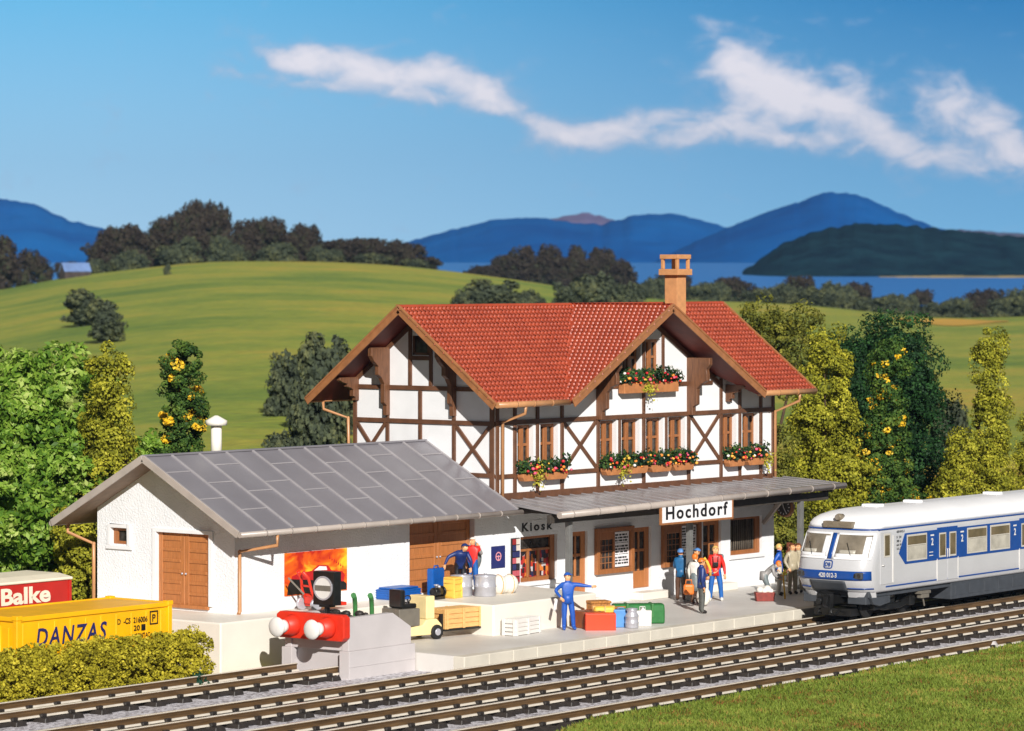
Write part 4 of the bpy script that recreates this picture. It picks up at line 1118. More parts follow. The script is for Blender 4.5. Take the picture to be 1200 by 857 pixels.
# ================================================================== PEOPLE
def pmat(name, c, rough=.45): return mat(name, c, rough, .1, 6, bump=.15, bscale=18)
CL = dict(skin=S(226, 168, 120), navy=S(30, 52, 112), royal=S(28, 84, 176), denim=S(30, 96, 172), black=S(26, 26, 32), grey=S(88, 88, 84), beige=S(176, 164, 138), red=S(214, 38, 30),
          white=S(232, 228, 220), brown=S(84, 56, 40), greygreen=S(112, 122, 124), teal=S(24, 92, 140), shoe=S(34, 28, 26), orange=S(226, 120, 40), blond=S(226, 186, 110), hairbrown=S(110, 62, 36), greycoat=S(150, 146, 144), ltrous=S(196, 190, 178), sky=S(84, 132, 190))
PM = {k: pmat('cloth_'+k if k != 'skin' else 'skin', v) for k, v in CL.items()}
def person(label, loc, face, outfit, pose=None, height=1.75, hair=None, cap=None, skirt=None, hem=None, female=False, cloak=None):
    """one continuous figure grown over a skeleton; face = heading angle of the front (local -Y)"""
    J = dict(pelvis=(0, 0, .93), waist=(0, -.005, 1.08), chest=(0, 0, 1.28), neck0=(0, .01, 1.44), neck=(0, -.005, 1.515), jaw=(0, -.03, 1.57), skull=(0, -.005, 1.645), crown=(0, .005, 1.715), nose=(0, -.108, 1.625),
             shL=(.175, .01, 1.405), elL=(.235, .02, 1.13), wrL=(.24, -.05, .885), haL=(.24, -.08, .80), shR=(-.175, .01, 1.405), elR=(-.235, .02, 1.13), wrR=(-.24, -.05, .885), haR=(-.24, -.08, .80),
             hipL=(.095, 0, .9), knL=(.105, -.025, .5), anL=(.11, .015, .085), toL=(.125, -.15, .035), hipR=(-.095, 0, .9), knR=(-.105, -.025, .5), anR=(-.11, .015, .085), toR=(-.125, -.15, .035))
    rad = dict(pelvis=.148, waist=.128, chest=.152, neck0=.1, neck=.056, jaw=.068, skull=.098, crown=.06, nose=.016, sh=.076, el=.056, wr=.036, ha=.036, hip=.104, kn=.078, an=.06, to=.044)
    if female: rad.update(chest=.14, waist=.112, sh=.062)
    if pose: J.update(pose)
    edges = [('pelvis', 'waist'), ('waist', 'chest'), ('chest', 'neck0'), ('neck0', 'neck'), ('neck', 'jaw'), ('jaw', 'skull'), ('skull', 'crown'), ('jaw', 'nose')]
    part = {0: 'torso', 1: 'torso', 2: 'torso', 3: 'skin', 4: 'skin', 5: 'skin', 6: 'skin', 7: 'skin'}
    for s_ in 'LR':
        for a, b, pt in (('chest', 'sh', 'torso'), ('sh', 'el', 'arm'), ('el', 'wr', 'arm'), ('wr', 'ha', 'skin'), ('pelvis', 'hip', 'leg'), ('hip', 'kn', 'leg'), ('kn', 'an', 'leg'), ('an', 'to', 'shoe')):
            part[len(edges)] = pt; edges.append((a if a in ('chest', 'pelvis') else a+s_, b+s_))
    names = list(J.keys()); P = {k: Vector(v) for k, v in J.items()}
    R_ = {k: rad.get(k, rad.get(k[:2], rad.get(k[:3], .05))) for k in names}
    for s_ in 'LR':                          # five fingers on each hand
        d = (P['ha'+s_]-P['wr'+s_]).normalized(); side = d.cross(Vector((0, 1, 0)) if abs(d.y) < .8 else Vector((0, 0, 1))).normalized(); pal = side.cross(d)
        for i, (off, ln) in enumerate(((-.03, .07), (-.01, .085), (.01, .08), (.03, .062))):
            a = P['ha'+s_]+side*off+d*.03; b = a+d*ln*.55+pal*.012; c = b+d*ln*.4+pal*.03
            for nm, q, r_ in ((f'f{s_}{i}a', a, .012), (f'f{s_}{i}b', b, .0105), (f'f{s_}{i}c', c, .009)): P[nm] = q; R_[nm] = r_; names.append(nm)
            for e in (('ha'+s_, f'f{s_}{i}a'), (f'f{s_}{i}a', f'f{s_}{i}b'), (f'f{s_}{i}b', f'f{s_}{i}c')): part[len(edges)] = 'skin'; edges.append(e)
        a = P['wr'+s_].lerp(P['ha'+s_], .55)-side*.042+pal*.01; b = a-side*.022+d*.035+pal*.012
        for nm, q, r_ in ((f't{s_}a', a, .013), (f't{s_}b', b, .01)): P[nm] = q; R_[nm] = r_; names.append(nm)
        for e in (('ha'+s_, f't{s_}a'), (f't{s_}a', f't{s_}b')): part[len(edges)] = 'skin'; edges.append(e)
    ix = {k: i for i, k in enumerate(names)}
    me = bpy.data.meshes.new('skeleton'); me.from_pydata([P[k] for k in names], [(ix[a], ix[b]) for a, b in edges], [])
    o = bpy.data.objects.new('skeleton', me); COL.objects.link(o)
    sk = o.modifiers.new('s', 'SKIN'); sk.use_smooth_shade = True
    for k in names:
        v = me.skin_vertices[0].data[ix[k]]; r_ = R_[k]*1.13
        flat = {'chest': (1.12, .86), 'waist': (1.1, .86), 'pelvis': (1.12, .9), 'ha': (1.0, .6)}
        fx = flat.get(k, flat.get(k[:2], (1, 1)) if k[:2] == 'ha' else (1, 1)); v.radius = (r_*fx[0], r_*fx[1]); v.use_root = (k == 'pelvis')
    sub = o.modifiers.new('d', 'SUBSURF'); sub.levels = 2; sub.render_levels = 2
    dg = bpy.context.evaluated_depsgraph_get(); dg.update()
    bm_ = bpy.data.meshes.new_from_object(o.evaluated_get(dg)); bpy.data.objects.remove(o)
    bm_.name = 'body'; bm_.materials.clear()
    slots = []
    for key in ('torso', 'arm', 'leg', 'shoe', 'skin'):
        bm_.materials.append(PM[outfit.get(key, 'skin')]); slots.append(key)
    seg = [(np.array(P[a]), np.array(P[b]), slots.index(part[i]), (R_[a]+R_[b])/2) for i, (a, b) in enumerate(edges)]
    nf = len(bm_.polygons); cen = np.empty(nf*3); bm_.polygons.foreach_get('center', cen); cen = cen.reshape(-1, 3)
    best = np.full(nf, 1e9); mi = np.zeros(nf, int)
    for a, b, s_, rr_ in seg:
        ab = b-a; t_ = np.clip(((cen-a)@ab)/max(ab@ab, 1e-9), 0, 1); dd = np.linalg.norm(cen-(a+t_[:, None]*ab), axis=1)-rr_
        w_ = dd < best; best[w_] = dd[w_]; mi[w_] = s_
    bm_.polygons.foreach_set('material_index', mi); bm_.polygons.foreach_set('use_smooth', np.ones(nf, bool)); bm_.update()
    t = thing('person', label, 'person', loc, face)
    t.scale = (height/1.75,)*3
    ob = bpy.data.objects.new('body', bm_); COL.objects.link(ob); ob.parent = t
    sk_, cr_ = P['skull'], P['crown']; up = (cr_-P['jaw']).normalized()
    fw = (P['nose']-P['jaw']); fw = (fw-up*fw.dot(up)).normalized(); sd = up.cross(fw).normalized()
    for s_ in (-1, 1):
        g = MB(); g.ball(sk_+fw*.088+sd*.034*s_+up*.004, .0125, 8, 6); g.build('eye', PM['black'], ob)
        g = MB(); g.ball(sk_+sd*.1*s_-up*.015, (.014, .022, .03), 8, 6); g.build('ear', PM['skin'], ob)
    g = MB(); g.ball(P['jaw']+fw*.066-up*.002, (.026, .01, .007), 8, 5); g.build('mouth', mat('lips', S(170, 90, 80)), ob)
    M4 = Matrix((( sd.x, fw.x, up.x), (sd.y, fw.y, up.y), (sd.z, fw.z, up.z)))
    def shell(z_lo, r_, front_cut, mname, name, back=.0):
        g = MB(); v = []; n, m_ = 18, 7
        for j in range(m_+1):
            el_ = R(90)-(R(90)-math.asin(max(-.95, min(.95, z_lo))))*j/m_
            for k in range(n):
                a = 2*PI*k/n; q = Vector((math.cos(a)*math.cos(el_), math.sin(a)*math.cos(el_), math.sin(el_)))
                if q.y > .35 and q.z < front_cut: q.z = front_cut+ (q.z-front_cut)*.1
                if q.y < 0 and back and j == m_: q.z -= back
                v.append(sk_+M4@(q*r_)-fw*.004+up*.008)
        f = [(j*n+k, j*n+(k+1) % n, (j+1)*n+(k+1) % n, (j+1)*n+k) for j in range(m_) for k in range(n)]
        g.add(v, f, 0, True); return g.build(name, PM[mname], ob)
    if hair: shell(-.35, .112, .35, hair, 'hair', .25 if female else 0)
    if cap:
        c_ = shell(.12, .121, .12, cap, 'cap')
        g = MB(); g.prism([(-.075, .06), (.075, .06), (.06, .165), (0, .19), (-.06, .165)], lambda a, b, w: tuple(sk_+M4@Vector((a, b, w+.035))), -.008, .008); g.build('peak', PM[cap], c_)
    pv = P['pelvis']
    if hem:
        g = MB(); g.lathe([(.15, .18), (.168, .05), (.178, -.12)], (pv.x, pv.y, pv.z), 18); g.v = [(x, pv.y+(y-pv.y)*.82, z) for x, y, z in g.v]; g.build('jacket_hem', PM[hem], ob)
    if cloak:
        g = MB(); g.ball((0, -.06, .93), (.215, .29, .2), 18, 11); g.ball((0, .1, .72), (.185, .16, .3), 18, 11); g.build('cloak', PM[cloak], ob)
    if skirt:
        g = MB(); g.lathe([(.135, .16), (.17, 0), (.2, -.3), (.215, -.46)], (pv.x, pv.y, pv.z), 18); g.v = [(x, pv.y+(y-pv.y)*.85, z) for x, y, z in g.v]; g.build('skirt', PM[skirt], ob)
    return t
def head_turn(dx, dy=0): pass
CAMF = R(-50.8)       # heading that looks at the camera
RGT = R(39.2)         # heading towards the right of the picture
# man in blue uniform, pointing
person('person in a blue uniform and cap pointing along the platform with an outstretched arm', (-2.2, -4.75, ZP), CAMF+.15, dict(torso='royal', arm='royal', leg='royal', shoe='royal'),
       dict(shL=(.185, .0, 1.41), elL=(.46, -.02, 1.36), wrL=(.71, -.05, 1.33), haL=(.79, -.06, 1.33), elR=(-.37, .07, 1.2), wrR=(-.25, -.12, 1.03), haR=(-.2, -.15, .97),
            hipL=(.1, 0, .9), knL=(.15, -.03, .5), anL=(.19, .01, .085), toL=(.23, -.14, .035), nose=(.05, -.098, 1.625)), 1.78, cap='royal', hem='royal', hair='hairbrown')
pp = thing('paper_roll', 'white paper roll held at the hip by the blue uniformed man', 'paper roll', (-2.68, -4.6, ZP+.76), 0)
g = MB(); g.tube([(0, 0, -.13), (.06, -.0, .05), (.14, .02, .2)], [.045, .05, .045], 10); g.build('roll', M['sign'], pp); g = MB(); g.lathe([(.056, -.012), (.056, .012)], (.06, 0, .05), 12); g.build('band', M['offwhite'], pp)
# workers on the dock
person('person in dark blue work jacket and cap stooping over the metal drums on the dock', (-2.5, -.62, ZD), CAMF+.2, dict(torso='navy', arm='navy', leg='black', shoe='shoe'),
       dict(waist=(0, -.06, 1.04), chest=(.02, -.2, 1.2), neck0=(.03, -.27, 1.33), neck=(.06, -.31, 1.38), jaw=(.09, -.36, 1.41), skull=(.09, -.35, 1.49), crown=(.09, -.32, 1.56), nose=(.16, -.44, 1.44),
            shL=(.2, -.22, 1.27), elL=(.3, -.34, 1.02), wrL=(.26, -.5, .85), haL=(.24, -.56, .79), shR=(-.17, -.18, 1.29), elR=(-.42, -.2, 1.18), wrR=(-.55, -.32, .96), haR=(-.57, -.36, .88),
            pelvis=(0, .03, .9), hipL=(.1, .03, .88), hipR=(-.1, .03, .88)), 1.74, cap='navy', hem='navy', hair='hairbrown')
person('white-haired person in a red shirt and jeans carrying a grey sack on the dock', (-1.95, -.68, ZD), CAMF-.2, dict(torso='red', arm='greycoat', leg='denim', shoe='shoe'),
       dict(elL=(.28, .1, 1.2), wrL=(.2, .12, 1.4), haL=(.17, .1, 1.46), elR=(-.25, .0, 1.12), wrR=(-.2, -.12, .92), haR=(-.17, -.18, .86)), 1.74, hair='white')
gs_ = thing('grey_sack', 'grey sack carried on the back of the white-haired person', 'sack', (-1.78, -.45, ZD+.85), CAMF)
g = MB(); g.ball((.12, .08, .22), (.24, .2, .42), 14, 10); g.build('sackcloth', PM['greygreen'], gs_); g = MB(); g.lathe([(.09, .58), (.06, .63), (.1, .7)], (.12, .08, 0), 12); g.build('tied_neck', PM['greygreen'], gs_)
# passengers before the sign
person('person in a navy jacket and orange beret with a raised arm near the platform edge', (4.79, -4.82, ZP), RGT+.25, dict(torso='navy', arm='navy', leg='grey', shoe='shoe'),
       dict(elL=(.22, -.2, 1.18), wrL=(.17, -.43, 1.25), haL=(.15, -.51, 1.28), elR=(-.23, .05, 1.12), wrR=(-.22, .0, .87), haR=(-.22, -.02, .79), hipL=(.07, 0, .9), hipR=(-.07, 0, .9), knL=(.07, -.02, .5), knR=(-.07, -.02, .5), anL=(.075, .015, .085), anR=(-.075, .015, .085), toL=(.08, -.16, .035), toR=(-.08, -.16, .035)), 1.8, cap='orange', hem='navy', hair='hairbrown')
nw = thing('rolled_newspaper', 'yellow rolled newspaper held up by the navy-jacketed passenger', 'newspaper', (5.04, -4.98, ZP+1.3), 0)
g = MB(); g.tube([(.02, 0, -.08), (0, 0, .16), (-.08, .06, .38), (-.16, .12, .52)], [.045, .05, .05, .04], 10); g.build('roll', M['yel'], nw); g = MB(); g.lathe([(.068, -.015), (.068, .015)], (.01, 0, .05), 12); g.build('band', M['cratewood'], nw)
person('person with orange hair, white top and grey skirt carrying an orange bag', (7.25, -2.75, ZP), CAMF+2.5, dict(torso='white', arm='white', leg='brown', shoe='brown'),
       dict(elL=(.24, .02, 1.12), elR=(-.22, -.02, 1.12)), 1.7, hair='orange', skirt='greygreen', female=True)
ob_ = thing('orange_bag', 'orange shoulder bag held low by the orange-haired passenger', 'bag', (6.83, -2.8, ZP+.35), CAMF)
g = MB(); g.box(-.18, .18, -.12, .12, 0, .36); g.build('bag_body', PM['orange'], ob_, bevel=.07, segs=3); g = MB(); g.tube([(-.11, 0, .34), (-.09, 0, .5), (.09, 0, .5), (.11, 0, .34)], .02, 6); g.build('handle', PM['orange'], ob_)
person('person in a blue jacket and blue cap facing the station window', (8.0, -1.6, ZP), CAMF+3.0, dict(torso='teal', arm='teal', leg='brown', shoe='shoe'), dict(elL=(.22, -.08, 1.14), wrL=(.15, -.25, 1.12), haL=(.13, -.31, 1.14)), 1.76, cap='sky', hem='teal', hair='hairbrown')
person('person in a dark coat and greyish blue hat half hidden behind the group', (8.55, -1.9, ZP), CAMF-.9, dict(torso='black', arm='black', leg='brown', shoe='shoe'), None, 1.76, cap='sky', hair='hairbrown', hem='black')
wb2 = thing('white_bag', 'white bag hanging low between the navy jacket and the jeans', 'bag', (6.85, -3.4, ZP+.0), CAMF)
g = MB(); g.ball((0, 0, .34), (.24, .15, .32), 14, 9); g.build('bag_body', M['sack'], wb2); g = MB(); g.tube([(-.06, 0, .6), (-.04, 0, .76), (.04, 0, .76), (.06, 0, .6)], .02, 6); g.build('handle', M['sack'], wb2)
person('person in a red jacket and blue jeans with a black camera hanging at the chest', (8.7, -2.55, ZP), CAMF, dict(torso='red', arm='red', leg='denim', shoe='white'),
       dict(elL=(.27, .02, 1.13), wrL=(.3, -.03, .88), haL=(.3, -.05, .8), hipL=(.1, 0, .9), knL=(.16, -.02, .5), anL=(.19, .015, .085), toL=(.21, -.14, .035), knR=(-.14, -.02, .5), anR=(-.17, .015, .085), toR=(-.2, -.14, .035)), 1.86, hair='blond', hem='red')
cm = thing('camera', 'black camera on a strap on the red-jacketed passenger', 'camera', (8.56, -2.66, ZP+1.18), CAMF)
g = MB(); g.box(-.09, .09, -.08, .0, 0, .15); g.build('body', M['black'], cm, bevel=.015); g = MB(); g.lathe([(.045, -.13), (.05, -.08)], (0, 0, .07), 14, 'y'); g.build('lens', M['black'], cm)
g = MB(); g.tube([(-.08, -.04, .14), (-.09, .0, .36)], .012, 6); g.tube([(.08, -.04, .14), (.09, .0, .36)], .012, 6); g.build('strap', M['black'], cm)
bk = thing('green_backpack', 'green backpack worn by the red-jacketed passenger', 'backpack', (8.96, -2.42, ZP+1.08), CAMF)
g = MB(); g.box(-.12, .24, .05, .26, 0, .48); g.build('bag_body', PM['greygreen'], bk, bevel=.07, segs=3); g = MB(); g.box(-.04, .16, -.0, .06, .08, .24); g.build('pocket', M['greencl'], bk, bevel=.03)
# three men and a stooping woman by the train
person('person with blond hair, blue pullover and pale trousers beside the two suited men', (11.75, -3.05, ZP), RGT-.15, dict(torso='royal', arm='royal', leg='ltrous', shoe='shoe'),
       dict(elL=(.22, .1, 1.14), wrL=(.2, -.05, .95), haL=(.18, -.1, .9), elR=(-.24, .14, 1.15), wrR=(-.2, .06, .93), haR=(-.18, .0, .88)), 1.78, hair='blond', hem='royal')
person('person with brown hair in a beige suit, nearer of two beside the train', (12.4, -3.15, ZP), CAMF+.5, dict(torso='beige', arm='beige', leg='beige', shoe='shoe'), dict(elL=(.25, .04, 1.13), elR=(-.27, .06, 1.14), wrR=(-.2, -.08, .92), haR=(-.18, -.12, .86)), 1.76, hair='hairbrown', hem='beige')
person('person in a beige suit standing closest to the train nose', (13.0, -3.0, ZP), CAMF-.3, dict(torso='beige', arm='beige', leg='beige', shoe='shoe'), None, 1.72, hair='hairbrown', hem='beige')
person('person in a grey coat with orange hair stooping over a walking stick', (10.45, -3.45, ZP), RGT, dict(torso='greycoat', arm='greycoat', leg='greygreen', shoe='brown'),
       dict(pelvis=(0, .12, .78), waist=(0, .0, .92), chest=(0, -.16, 1.06), neck0=(0, -.28, 1.13), neck=(0, -.34, 1.15), jaw=(0, -.41, 1.15), skull=(0, -.42, 1.23), crown=(0, -.4, 1.3), nose=(0, -.53, 1.17),
            shL=(.16, -.2, 1.11), elL=(.2, -.28, .88), wrL=(.14, -.46, .82), haL=(.12, -.53, .8), shR=(-.16, -.2, 1.11), elR=(-.2, -.24, .86), wrR=(-.16, -.4, .74), haR=(-.14, -.46, .7), hipL=(.09, .1, .76), hipR=(-.09, .1, .76), knL=(.1, -.04, .44), knR=(-.1, -.04, .44)), 1.7, hair='orange', hem='greycoat', female=True)
wsx = thing('walking_stick', 'yellow walking stick held by the stooping person in grey', 'walking stick', (10.82, -3.95, ZP), 0)
g = MB(); g.tube([(0, 0, 0), (-.04, .05, .8)], .03, 8); g.build('shaft', M['yel'], wsx); g = MB(); g.tube([(-.04, .05, .8), (-.03, .02, .88), (.04, -.02, .9)], .03, 8); g.build('handle', M['yel'], wsx)
bs_ = thing('red_basket', 'dark red basket filled with white bundles on the platform', 'basket', (9.75, -3.85, ZP), R(-45))
g = MB(); g.prism([(-.3, 0), (.3, 0), (.34, .3), (-.34, .3)], lambda a, b, w: (a, w, b), -.2, .2); g.build('basketwork', mat('dark_red_wicker', S(136, 48, 36), .6, .15, 8, bump=.3, bscale=30), bs_, bevel=.02)
g = MB(); 
for q in ((-.16, 0, .36, .13), (.1, .03, .38, .15), (.2, -.06, .33, .1), (-.02, -.08, .34, .11)): g.ball(q[:3], q[3], 10, 7)
g.build('white_bundles', M['sack'], bs_)

# ================================================================== FENCE BEYOND THE HOUSE
fe = thing('picket_fence', 'reddish brown wooden picket fence between the house corner and the train', 'fence', (16.1, -.35, ZP))
g = MB(); g.box(0, 9, -.03, .03, .35, .45); g.box(0, 9, -.03, .03, 1.05, 1.15); g.build('rail', M['fence'], fe)
g = MB()
for k in range(46): g.prism([(k*.195+.02, .08), (k*.195+.15, .08), (k*.195+.15, 1.3), (k*.195+.085, 1.38), (k*.195+.02, 1.3)], lambda a, b, w: (a, -.04-w, b), 0, .03)
g.build('picket_row', M['fence'], fe)
for xx in (.3, 3.2, 6.1):
    g = MB(); g.box(xx-.07, xx+.07, .035, .17, 0, 1.42); g.build('post', M['fence'], fe, bevel=.015)
# ================================================================== TRAIN
tx = 7.22
train = thing('railcar', 'white and blue electric railcar with a rounded cab standing at the platform', 'train', (tx*math.cos(AT), -8.46+SL*tx*math.cos(AT), ZR), AT)
TL = 27.0
LV = [(.88, .3, 1.36), (.95, .22, 1.39), (1.28, .02, 1.4), (1.62, .0, 1.4), (2.0, .1, 1.4), (2.4, .3, 1.395), (2.78, .5, 1.385), (2.95, .58, 1.37)]
ROOF = [(2.95, .58, 1.37), (3.06, .62, 1.36), (3.2, .72, 1.28), (3.32, .9, 1.13), (3.42, 1.2, .93), (3.5, 1.65, .66), (3.55, 2.3, .34)]
def lev(z, tab=LV):
    for (z0, a0, h0), (z1, a1, h1) in zip(tab, tab[1:]):
        if z <= z1 or (z1, a1, h1) == tab[-1]:
            f = (z-z0)/(z1-z0); return a0+(a1-a0)*f, h0+(h1-h0)*f
def front_pt(t, z, off=0.0, tab=LV):
    """a point on the nose: t from -1 (near side) to 1 (far side)"""
    a, h = lev(z, tab); s_ = abs(t)
    x = a+.12*s_**2+.36*s_**7; y = h*math.copysign(1-(1-s_)**1.0, t)
    return (x-off, y*(1+off*.3), z)
TT = [-1, -.985, -.96, -.92, -.86, -.75, -.6, -.4, -.2, 0, .2, .4, .6, .75, .86, .92, .96, .985, 1]
def shell(tab, name, m):
    b = MB(); rings = []
    for (z, a, h) in tab:
        ring = [(TL, -h, z)]+[(a+.48+.25, -h, z)]+[front_pt(t, z, 0, tab) for t in TT]+[(a+.48+.25, h, z), (TL, h, z)]
        rings.append(ring)
    n = len(rings[0]); v = [p for r_ in rings for p in r_]
    f = [(i*n+k, i*n+k+1, (i+1)*n+k+1, (i+1)*n+k) for i in range(len(rings)-1) for k in range(n-1)]
    b.add(v, f, 0, True)
    for i in (0, len(rings)-1): b.add(rings[i], [tuple(range(n))])
    return b
body = shell(LV, 'body', None).build('body', M['trainwhite'], train, fix=True)
troof = shell(ROOF, 'roof', None).build('roof', M['trainroof'], train, fix=True)
def nose_patch(name, t0, t1, z0, z1, m, parent, off=.008, nt_=10, nz=4, skew=0.0):
    b = MB(); v = []
    for j in range(nz+1):
        z = z0+(z1-z0)*j/nz
        for i in range(nt_+1):
            t = t0+(t1-t0)*i/nt_; v.append(front_pt(t, z, off))
    n = nt_+1
    b.add(v, [(j*n+i, j*n+i+1, (j+1)*n+i+1, (j+1)*n+i) for j in range(nz) for i in range(nt_)], 0, True)
    o = b.build(name, m, parent, fix=True)
    so = o.modifiers.new('t', 'SOLIDIFY'); so.thickness = .012; so.offset = 0
    return o
nose_patch('blue_band', -.99, .99, 1.3, 1.6, M['trainblue'], body, .012, 24)
nose_patch('coupler_recess', -.44, .52, .885, 1.27, M['traindark'], body, .01, 12)
nose_patch('centre_post', -.055, .055, 1.98, 2.8, M['trainblue'], body, .016, 3)
nose_patch('roof_line', -.995, .995, 2.9, 2.945, M['trainblue'], body, .012, 24, 1)
nose_patch('waist_line', -.99, -.45, 1.0, 1.04, M['trainblue'], body, .016, 8, 1); nose_patch('waist_line', .55, .99, 1.0, 1.04, M['trainblue'], body, .016, 8, 1)
for (a, b) in ((-.94, -.1), (.1, .94)):
    w_ = nose_patch('windscreen', a, b, 2.03, 2.76, M['windshield'], body, .006, 10)
    for (t0, t1, z0, z1) in ((a-.03, b+.03, 1.97, 2.04), (a-.03, b+.03, 2.75, 2.81), (a-.035, a+.02, 2.04, 2.75), (b-.02, b+.035, 2.04, 2.75)):
        nose_patch('windscreen_frame', t0, t1, z0, z1, M['trainroof'], w_, .014, 10, 3)
    # pale curtain; desk patches paint in white glints low on the glass
    m = (a+b)/2
    nose_patch('cab_desk_glint', a+.03, b-.03, 2.045, 2.15, M['trainroof'], w_, .02, 10, 2); nose_patch('cab_desk_glint', m-.12, b-.1, 2.15, 2.27, M['trainseat'], w_, .02, 6, 2); nose_patch('cab_curtain', a+.03, a+.14, 2.15, 2.7, M['trainroof'], w_, .02, 4, 4)
    g = MB(); g.tube([front_pt(m-.02, 2.1, .03), front_pt(m+.14, 2.5, .035)], .012, 6); g.build('wiper', M['black'], w_)
for s_ in (-1, 1):
    c = front_pt(s_*.74, 1.47, .012)
    g = MB(); g.box(c[0]-.03, c[0]+.1, c[1]-.2, c[1]+.2, 1.35, 1.57); hl = g.build('headlight', M['traindark'], body, bevel=.03)
    for d_ in (-.09, .09):
        g = MB(); g.lathe([(.07, -.04), (.075, .02)], (c[0], c[1]+d_, 1.46), 14, 'x'); g.build('lens', M['glass'], hl)
g = MB(); c = front_pt(0, 3.05, 0, ROOF)
g.box(.5, .85, -.62, .5, 2.96, 3.17); g.build('destination_box', M['destbox'], troof, bevel=.03)
g = MB(); g.lathe([(.1, -.12), (.12, .0), (.1, .2)], (.72, .0, 3.3), 14, 'x'); g.box(.68, .95, -.05, .05, 3.1, 3.25); tl = g.build('top_lamp', M['destbox'], troof)
g = MB(); g.lathe([(.085, -.14), (.085, -.12)], (.72, 0, 3.3), 14, 'x'); g.build('lens', M['windshield'], tl)
for xx, L in ((2.6, .5), (5.3, .35), (10.8, .4), (16.5, .5)):
    g = MB(); g.box(xx, xx+L, -.3, .3, 3.5, 3.63); g.build('roof_vent', M['trainroof'], troof, bevel=.04)
g = MB(); g.tube([(1.2, -1.3, 3.12), (TL, -1.3, 3.12)], .028, 8); g.build('rain_gutter', M['trainroof'], troof)
# emblem: rounded frame with the letters DB, and the running number
em = MB(); zc_, hw, hh = 1.8, .15, .125
def fpt(y, z, o=.016):
    return front_pt(y/1.4, z, o)
cor = []
for (cy_, cz_, a0) in ((hw-.06, hh-.06, 0), (-hw+.06, hh-.06, 90), (-hw+.06, -hh+.06, 180), (hw-.06, -hh+.06, 270)):
    for k in range(4): cor.append((cy_+.06*math.cos(R(a0+30*k)), zc_+cz_+.06*math.sin(R(a0+30*k))))
for k in range(len(cor)): em.bar(fpt(*cor[k]), fpt(*cor[(k+1) % len(cor)]), .035, .012, (1, 0, 0))
em.build('emblem', M['trainblue'], body, fix=False)
text('emblem_letters', 'DB', (front_pt(0, 1.74, .03)[0], .1, 1.735), (0, -1, 0), (.26, 0, 1), .2, .13, M['trainblue'], body, .006, bold=.015)
text('running_number', '420 012-3', (front_pt(0, 1.45, .034)[0], .33, 1.375), (0, -1, 0), (0, 0, 1), .68, .15, M['offwhite'], body, .006, bold=.012)
# side: blue window band, doors, windows
hs = -1.4
def side_box(mb, x0, x1, z0, z1, o0=.0, o1=.012, mi=0): mb.box(x0, x1, hs-o1, hs-o0+.03, z0, z1, mi)
TSd = lambda a, b, w: (a, hs-w, b)
g = MB(); g.prism([(2.17, 2.07), (2.58, 1.7), (TL-.3, 1.7), (TL-.3, 2.72), (2.58, 2.72)], TSd, -.03, .008); g.build('blue_window_band', M['trainblue'], body)
g = MB(); g.box(.95, TL-.05, hs-.008+.012, hs+.05, 2.9, 2.945); g.build('roof_line', M['trainblue'], body)
g = MB(); g.box(1.35, TL-.05, hs-.006, hs+.05, 1.02, 1.065); g.build('waist_line', M['trainblue'], body)
def side_window(x0, x1, z0=1.78, z1=2.66):
    g = MB(); side_box(g, x0, x1, z0, z1, 0, .016); w_ = g.build('side_window', M['windtrim'], body, bevel=.01)
    g = MB(); side_box(g, x0+.06, x1-.06, z0+.06, z1-.06, 0, .02); g.build('pane', M['trainglass'], w_)
    g = MB(); side_box(g, x0+.06, x1-.06, z0+.06, z0+.5, 0, .0215); g.build('seat_backs', M['trainseat'], w_)
    g = MB(); side_box(g, x0+.06, x1-.06, z1-.37, z1-.34, 0, .026); g.build('glazing_bar', M['windtrim'], w_)
for (a, b) in ((2.68, 4.0), (6.7, 8.08), (8.3, 9.7), (12.5, 13.9), (14.1, 15.5), (18.6, 20)): side_window(a, b)
def side_door(x0, x1):
    m = (x0+x1)/2
    for (a, b) in ((x0, m-.012), (m+.012, x1)):
        g = MB(); side_box(g, a, b, 1.0, 1.7, 0, .013); side_box(g, a, b, 1.7, 2.78, 0, .0135, 1); d_ = g.build('door', [M['trainwhite'], M['trainblue']], body, bevel=.006, segs=1)
        g = MB(); side_box(g, a+.1, b-.1, 1.78, 2.6, 0, .018); w_ = g.build('window', M['windtrim'], d_); g = MB(); side_box(g, a+.15, b-.15, 1.84, 2.55, 0, .022); g.build('pane', M['trainglass'], w_)
        g = MB(); xx = b-.05 if b < m else a+.05; g.tube([(xx, hs-.02, 1.75), (xx, hs-.05, 1.8), (xx, hs-.05, 2.0), (xx, hs-.02, 2.05)], .016, 6); g.build('handle', M['offwhite'], d_)
    for xx in (x0-.03, x1+.03):
        g = MB(); g.box(xx-.012, xx+.012, hs-.022, hs, 1.0, 1.74); g.build('handrail', M['offwhite'], body)
    for (z_, h_) in ((2.26, .19),):
        for xx in (x0-.36, x1+.3):
            text('class_number', '2', (xx-.06, hs-.0095, 2.22), (1, 0, 0), (0, 0, 1), .14, .24, M['offwhite'], body, .005, bold=.02)
            g = MB(); g.box(xx-.1, xx+.12, hs-.014, hs-.006, 2.53, 2.58); g.build('class_bar', M['offwhite'], body)
for (a, b) in ((4.7, 6.05), (10.4, 11.75), (16.2, 17.55)): side_door(a, b)
g = MB()
for z_ in (1.98, 1.87): g.box(4.15, 4.4, hs-.013, hs-.006, z_, z_+.025)
g.build('small_notice', M['offwhite'], body)
